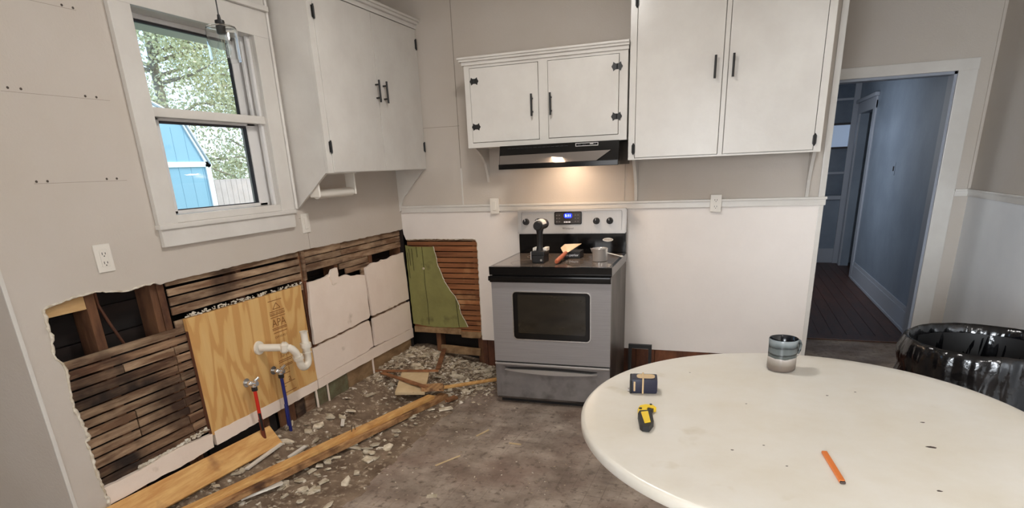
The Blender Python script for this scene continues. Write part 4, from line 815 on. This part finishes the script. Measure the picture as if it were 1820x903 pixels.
# ================================================================== RUBBLE
def mound(x, y):
    if x < -.05: x = -.05
    m = .105*math.exp(-(max(0, x)/.17)**2)*min(1, max(0, (y+2.9)/.3))
    m += .085*math.exp(-((max(0, x-.1)/.42)**2+(max(0, -.02-y)/.36)**2))
    m += .012*math.exp(-((x-.35)/.4)**2)
    m *= 1/(1+math.exp((x-.85)*9))
    n_ = noise.noise(Vector((x*9, y*9, 0)))*.012+noise.noise(Vector((x*30, y*30, 1)))*.005
    return max(.0, min(.135, m)+n_*min(1, m/.03))-.002*(m < .004)
b2 = bmesh.new(); nx, ny = 70, 190; vs = []
for j in range(ny+1):
    for i in range(nx+1):
        x = -.03+1.15*i/nx; y = -2.78+2.88*j/ny
        vs.append(b2.verts.new((x, y, mound(x, y)-.0015)))
for j in range(ny):
    for i in range(nx):
        a = j*(nx+1)+i; q = (vs[a], vs[a+1], vs[a+nx+2], vs[a+nx+1])
        if max(v.co.z for v in q) > .0005: b2.faces.new(q)
bmesh.ops.delete(b2, geom=[v for v in b2.verts if not v.link_faces], context='VERTS')
o = obj('plaster_dust_pile', b2, 'dirt', smooth=180); tag(o, 'brown heap of plaster dust and grit along the torn-out wall', 'debris'); o['kind'] = 'stuff'
def chip_bm(sz, th, n=5, el=1):
    b3 = bmesh.new(); a0 = random.uniform(0, 6)
    P = [(sz*el*math.cos(a0+2*PI*k/n+random.uniform(-.3, .3))*random.uniform(.6, 1), sz*math.sin(a0+2*PI*k/n+random.uniform(-.3, .3))*random.uniform(.6, 1)) for k in range(n)]
    t = [b3.verts.new((x, y, th+random.uniform(-.2, .2)*th)) for x, y in P]; u = [b3.verts.new((x*1.05, y*1.05, 0)) for x, y in P]
    b3.faces.new(t); b3.faces.new(u[::-1])
    for k in range(n): b3.faces.new((u[k], u[(k+1) % n], t[(k+1) % n], t[k]))
    return b3
protos = []
for k in range(14):
    me = bpy.data.meshes.new('c'); b3 = chip_bm(1, random.uniform(.12, .4), random.choice((4, 5, 5, 6)), random.choice((1, 1, 1.6, 2.2))); b3.to_mesh(me); b3.free(); protos.append(me)
def scatter():
    while True:
        r_ = random.random()
        if r_ < .45: x, y = random.uniform(0, 1)**1.3*.95, -abs(random.gauss(0, .33))
        elif r_ < .8: x, y = abs(random.gauss(0, .35)), random.uniform(-2.75, 0)
        else: x, y = random.uniform(0, 1.7)**1.0, random.uniform(-2.9, -.05)
        if x > .96 and y > -.69: continue
        if x > .97 and random.random() < .5: continue
        if y < -.75 and x < .9 and random.random() < .55: continue
        if .0 < x < .5 and -1.5 < y < -.75 and random.random() < .4: continue
        if x > 1.9 or y > -.0: continue
        return x, y
V = []; F_ = []
for k in range(5600):
    x, y = scatter(); s_ = random.choice((.003, .004, .005, .006, .009, .013, .018))*random.uniform(.7, 1.2)
    if x > .9 or (x > .7 and y < -.8): s_ = min(s_, .006)
    me = random.choice(protos); mt = Matrix.Translation((x, y, max(0, mound(x, y))-.001)) @ Matrix.Rotation(random.gauss(0, .25), 4, 'X') @ Matrix.Rotation(random.gauss(0, .25), 4, 'Y') @ Matrix.Rotation(random.uniform(0, 6.3), 4, 'Z') @ Matrix.Scale(s_, 4)
    o0 = len(V); V += [mt @ v.co for v in me.vertices]; F_ += [[o0+i for i in p.vertices] for p in me.polygons]
me = bpy.data.meshes.new('small_rubble'); me.from_pydata([tuple(v) for v in V], [], F_); me.materials.append(M['chipstuff'])
o = bpy.data.objects.new('small_rubble', me); COL.objects.link(o); tag(o, 'fine broken plaster rubble scattered over the floor by the wall', 'debris'); o['kind'] = 'stuff'
chunk_me = []
for k in range(8):
    me = bpy.data.meshes.new('plaster_chunk'); b3 = chip_bm(.03, random.uniform(.005, .011), random.choice((4, 5, 6)), random.choice((1, 1.3, 1.8, 2.4))); b3.to_mesh(me); b3.free(); me.materials.append(M['chip']); chunk_me.append(me)
cnt = 0
while cnt < 190:
    x, y = scatter()
    if cnt % 3 == 0: x, y = random.uniform(.08, .62), random.uniform(-2.3, -.9)
    if x > .78 or (x > .66 and y < -.9 and random.random() < .8): continue
    o = bpy.data.objects.new('plaster_chunk', chunk_me[cnt % 8]); COL.objects.link(o); s_ = random.uniform(.5, 1.25)
    o.location = (max(.02, x), min(-.04, y), max(0, mound(x, y))+.002); o.rotation_euler = (random.gauss(0, .15), random.gauss(0, .15), random.uniform(0, 6.3)); o.scale = (s_, s_, s_)
    side = (x-.153)*1.6-(y+2.425)*.392
    if y > -.62: z_ = ('pale plaster chunk in the rubble heap of the back corner', 'plaster chunks in the corner heap')
    elif side < 0: z_ = ('pale plaster chunk between the torn wall and the long beam', 'plaster chunks between wall and beam')
    else: z_ = ('pale plaster chunk on the open-floor side of the long beam', 'plaster chunks on the floor before the beam')
    tag(o, z_[0], 'plaster chunk', z_[1]); cnt += 1
# bigger pieces that can be told apart
def strip(p0, p1, w, h_, m, name, label, cat, group=None, **k):
    o = obj(name, MB().oriented(p0, p1, w, h_, **k), m); return tagm(o, label, cat, group)
strip((.12, -2.05, .088), (.105, -1.76, .095), .022, .010, 'plasticw', 'trim_strip', 'straight white trim strip lying beside the tilted pine board', 'trim strip', jig=.001)
strip((.235, -2.24, .045), (.335, -2.05, .04), .04, .010, 'plasticw', 'plaster_shard', 'long pointed white plaster shard in front of the long beam', 'plaster shard', jig=.006)
strip((.20, -1.83, .055), (.215, -1.70, .065), .02, .010, 'plasticw', 'trim_strip', 'short white trim piece between the board and the beam', 'trim strip', jig=.002)
strip((.22, -1.36, .04), (.10, -1.16, .06), .02, .008, 'plasticw', 'trim_strip', 'white sliver standing slanted in the rubble behind the beam', 'trim strip', jig=.002)
strip((.27, -1.52, .03), (.35, -1.30, .03), .018, .009, 'plasticw', 'trim_strip', 'white trim splinter parallel to the beam on its wall side', 'trim strip', jig=.002)
strip((1.075, -1.915, .001), (1.125, -1.90, .001), .03, .004, 'chip', 'plaster_flake', 'single pale plaster flake on the bare floor before the range', 'plaster flake', jig=.003)
strip((1.05, -1.22, .004), (1.09, -1.12, .004), .008, .006, 'palewood', 'wood_splinter', 'pale wood splinter on the floor nearest the range', 'splinter', jig=.001)
strip((1.27, -1.26, .004), (1.34, -1.26, .004), .008, .006, 'palewood', 'wood_splinter', 'short pale splinter on the floor near the table edge', 'splinter', jig=.001)
strip((.98, -1.62, .004), (1.06, -1.48, .004), .008, .005, 'palewood', 'wood_splinter', 'long thin splinter on the floor left of the table', 'splinter', jig=.001)
# tilted pine board along the wall (board 1)
p0 = Vector((.047, -3.0, .192)); p1 = Vector((.05, -1.745, .130))
o = obj('pine_board', MB().oriented(p0, p1, .122, .036, upv=(.82, 0, .62), bev=.003, cuts=6, jig=.0006), 'pine'); tagm(o, 'yellow pine board tilted against the foot of the torn wall', 'board')
# long beam: two battens nailed together
bmx = thing('timber_beam', 'long splintered pine beam lying across the debris', 'beam', (.3, -1.6, .02))
s0 = Vector((.185, -2.425, .119)); s1 = Vector((.545, -.825, .064)); d = (s1-s0).normalized(); nrm = Vector((d.y, -d.x, 0)).normalized()
a = s0-d*.34; e = s1+d*.02
t_ = obj('top_batten', MB().oriented(a+nrm*.004-Vector((0, 0, .012)), e+nrm*.004-Vector((0, 0, .012)), .056, .024, cuts=14, jig=.0018, bev=.002), 'pine', bmx)
l_ = obj('lower_batten', MB().oriented(a+nrm*.018-Vector((0, 0, .042)), e+d*.12+nrm*.018-Vector((0, 0, .040)), .066, .034, cuts=14, jig=.002, bev=.002), 'pinedark', bmx)
nb_ = s0+d*.94-Vector((0, 0, .075))
obj('nail', MB().cyl(nb_+Vector((0, 0, .07)), nb_+Vector((.006, .004, .115)), .0022, n=6).cyl(nb_+d*.03+Vector((0, 0, .07)), nb_+d*.03+Vector((-.004, .0, .105)), .0022, n=6), 'screw', t_)
strip((.455, -.765, .092), (.60, -.70, .086), .10, .02, 'pinedark', 'broken_block', 'dark broken wood block on the far end of the beam', 'wood block', jig=.006, cuts=2)
strip((.66, -.80, .028), (.685, -.70, .022), .03, .02, 'stick', 'wood_splinter', 'dark splinter poking out past the beam end', 'splinter', jig=.003)
# pale square board piece under the sticks
o = obj('board_offcut', MB().box((-.10, -.21, -.010), (.10, .21, .010), bev=.002), 'palewood'); o.location = (.335, -.655, .088); o.rotation_euler = (R(3), R(3), R(22)); tag(o, 'pale wide board offcut lying under the crossed laths', 'board')
G = None
strip((-.0, -.60, .125), (.43, -.44, .105), .03, .008, 'stick', 'loose_lath', 'loose lath lying nearly level over the pale offcut', 'lath', jig=.001, cuts=4)
strip((.05, -.60, .115), (.50, -.775, .105), .034, .009, 'stick', 'loose_lath', 'loose lath slanting from the wall down to the beam end', 'lath', jig=.001, cuts=4)
strip((.50, -.75, .075), (.93, -.305, .045), .030, .010, 'pine', 'loose_lath', 'fresh pale lath running from the beam end to the range', 'lath', jig=.001, cuts=4, upv=(.2, -.2, 1))
strip((.30, -.06, .15), (.41, -.41, .105), .034, .010, 'stick', 'loose_lath', 'short reddish lath leaning down from the back wall board', 'lath', jig=.001, cuts=3)
strip((.27, -.04, .150), (.60, -.03, .135), .022, .058, 'tanboard', 'loose_batten', 'stubby batten on edge at the foot of the green board wall', 'board', jig=.002, cuts=3)
strip((.66, -.92, .012), (.73, -.87, .012), .028, .014, 'chip', 'plaster_shard', 'short rolled plaster shard on the floor right of the beam', 'plaster shard', jig=.003)
# black metal frame beside the range
mf = thing('metal_frame', 'small black square-tube metal frame standing right of the range', 'metal frame', (1.86, -.2, 0))
obj('upright', MB().box((1.777, -.211, .0), (1.798, -.189, .31), bev=.002), 'black', mf)
obj('upright', MB().box((1.912, -.211, .0), (1.932, -.189, .318), bev=.002), 'black', mf)
obj('crossbar', MB().box((1.777, -.2115, .292), (1.932, -.1885, .320), bev=.002), 'black', mf)
obj('foot_bar', MB().box((1.777, -.211, .10), (1.932, -.189, .118), bev=.002), 'chrome', mf)
obj('side_rail', MB().box((1.777, -.34, .0), (1.798, -.05, .02), bev=.002), 'black', mf); obj('side_rail', MB().box((1.912, -.34, .0), (1.932, -.05, .02), bev=.002), 'black', mf)
wg = obj('wire_scrap', MB().tube([(1.765, -.30, .004), (1.752, -.30, .06), (1.765, -.31, .11), (1.785, -.33, .07), (1.80, -.36, .03), (1.79, -.38, .004)], .005, 8), 'alu'); tagm(wg, 'bent shiny wire scrap by the foot of the black metal frame', 'wire')
# ================================================================== OUTSIDE
tag(obj('yard_ground', MB().box((-40, -15, -.7), (-.3, 40, -.6)), 'grass'), 'pale lawn of the yard outside the window', 'ground')['kind'] = 'stuff'
sh = thing('garden_shed', 'pale blue garden shed with white trim seen through the window', 'shed', (-8, 3.6, -.6))
gam = [(1.9, -.6), (5.22, -.6), (5.22, 1.78), (4.80, 2.50), (3.56, 3.0), (2.3, 2.5), (1.9, 1.78)]
obj('wall', MB().plate(gam, [], 0, -9.4, -7.0), 'shed', sh)
mb = MB()
for k in range(12): mb.box((-7.0, 2.1+k*.27, -.5), (-6.997, 2.108+k*.27, 2.4))
o = obj('siding_grooves', mb, 'groove', sh); o['kind'] = 'stuff'
def oy(mb, y0, z0, y1, z1, w): mb.oriented((-6.985, y0, z0), (-6.985, y1, z1), .03, w, upv=(0, -(z1-z0), y1-y0))
mb = MB(); oy(mb, 1.9, 1.78, 5.26, 1.78, .09); obj('belt_trim', mb, 'shedtrim', sh)
mb = MB(); oy(mb, 5.19, -.6, 5.19, 1.78, .12); obj('corner_trim', mb, 'shedtrim', sh)
mb = MB(); oy(mb, 5.24, 1.74, 4.81, 2.52, .11); oy(mb, 4.84, 2.50, 3.56, 3.02, .11); oy(mb, 3.56, 3.02, 2.3, 2.5, .11); obj('rake_trim', mb, 'shedtrim', sh)
mb = MB()
for (a_, c_) in zip(gam[2:], gam[3:]): mb.oriented((-9.4, (a_[0]+c_[0])/2, (a_[1]+c_[1])/2+.03), (-6.95, (a_[0]+c_[0])/2, (a_[1]+c_[1])/2+.03), math.hypot(c_[0]-a_[0], c_[1]-a_[1])+.05, .03, upv=(0, -(c_[1]-a_[1])*(-1 if c_[0] < a_[0] else 1), abs(c_[0]-a_[0])))
obj('roof', mb, 'roof', sh)
fn = thing('board_fence', 'pale grey board fence beside the blue shed', 'fence', (-7.6, 8, -.6))
for k in range(26): obj('fence_board', MB().box((-7.62, 5.3+k*.15, -.6), (-7.60, 5.3+k*.15+.143, 1.50), bev=.003), 'fence', fn)
for z_ in (0, 1.1): obj('fence_rail', MB().box((-7.66, 5.3, z_), (-7.62, 9.2, z_+.09)), 'fence', fn)
def tree(label, loc, hgt, spread, n, seed, trunk=.18):
    rs = random.Random(seed); t = thing('leafy_tree', label, 'tree', loc, 0)
    mb = MB(); L = Vector(loc); br = []
    mb.tube([L, L+Vector((.1, .05, hgt*.3)), L+Vector((-.1, .2, hgt*.6)), L+Vector((0, .1, hgt*.95))], [trunk, trunk*.8, trunk*.5, .03], 10)
    for k in range(34):
        z0 = hgt*rs.uniform(.18, .85); a = rs.uniform(0, 2*PI); l = spread*rs.uniform(.5, 1)*(1.1-z0/hgt*.6)
        p = L+Vector((0, .1, z0)); q = p+Vector((math.cos(a)*l, math.sin(a)*l, rs.uniform(.0, .35)*l)); md = (p+q)/2+Vector((0, 0, rs.uniform(-.1, .3)))
        mb.tube([p, md, q], [.05, .03, .008], 5); br += [(p, q)]
    obj('trunk', mb, 'bark', t, 60)
    V = []; F_ = []
    for k in range(n):
        p, q = rs.choice(br); c = p.lerp(q, rs.uniform(.3, 1.08))+Vector((rs.gauss(0, .32), rs.gauss(0, .32), rs.gauss(0, .26)))
        u = Vector((rs.gauss(0, 1), rs.gauss(0, 1), rs.gauss(0, 1))).normalized(); w = u.orthogonal().normalized(); s_ = rs.uniform(.026, .055); o0 = len(V)
        V += [c-u*s_, c+w*s_*.5, c+u*s_, c-w*s_*.5]; F_.append((o0, o0+1, o0+2, o0+3))
    me = bpy.data.meshes.new('foliage'); me.from_pydata([tuple(v-L) for v in V], [], F_); me.materials.append(M['leaf'])
    o = bpy.data.objects.new('foliage', me); COL.objects.link(o); o.parent = t; o['kind'] = 'stuff'
tree('tall leafy tree behind the blue shed outside the window', (-10.5, 7.6, -.6), 7.5, 3.0, 19000, 3, .2)
tree('thin leafy tree behind the pale fence at the right of the window view', (-9.5, 9.6, -.6), 5.5, 2.4, 17000, 5)
tree('sparse tree with sky showing through at the left of the window view', (-12.5, 5.6, -.6), 6.0, 2.2, 5000, 9, .1)
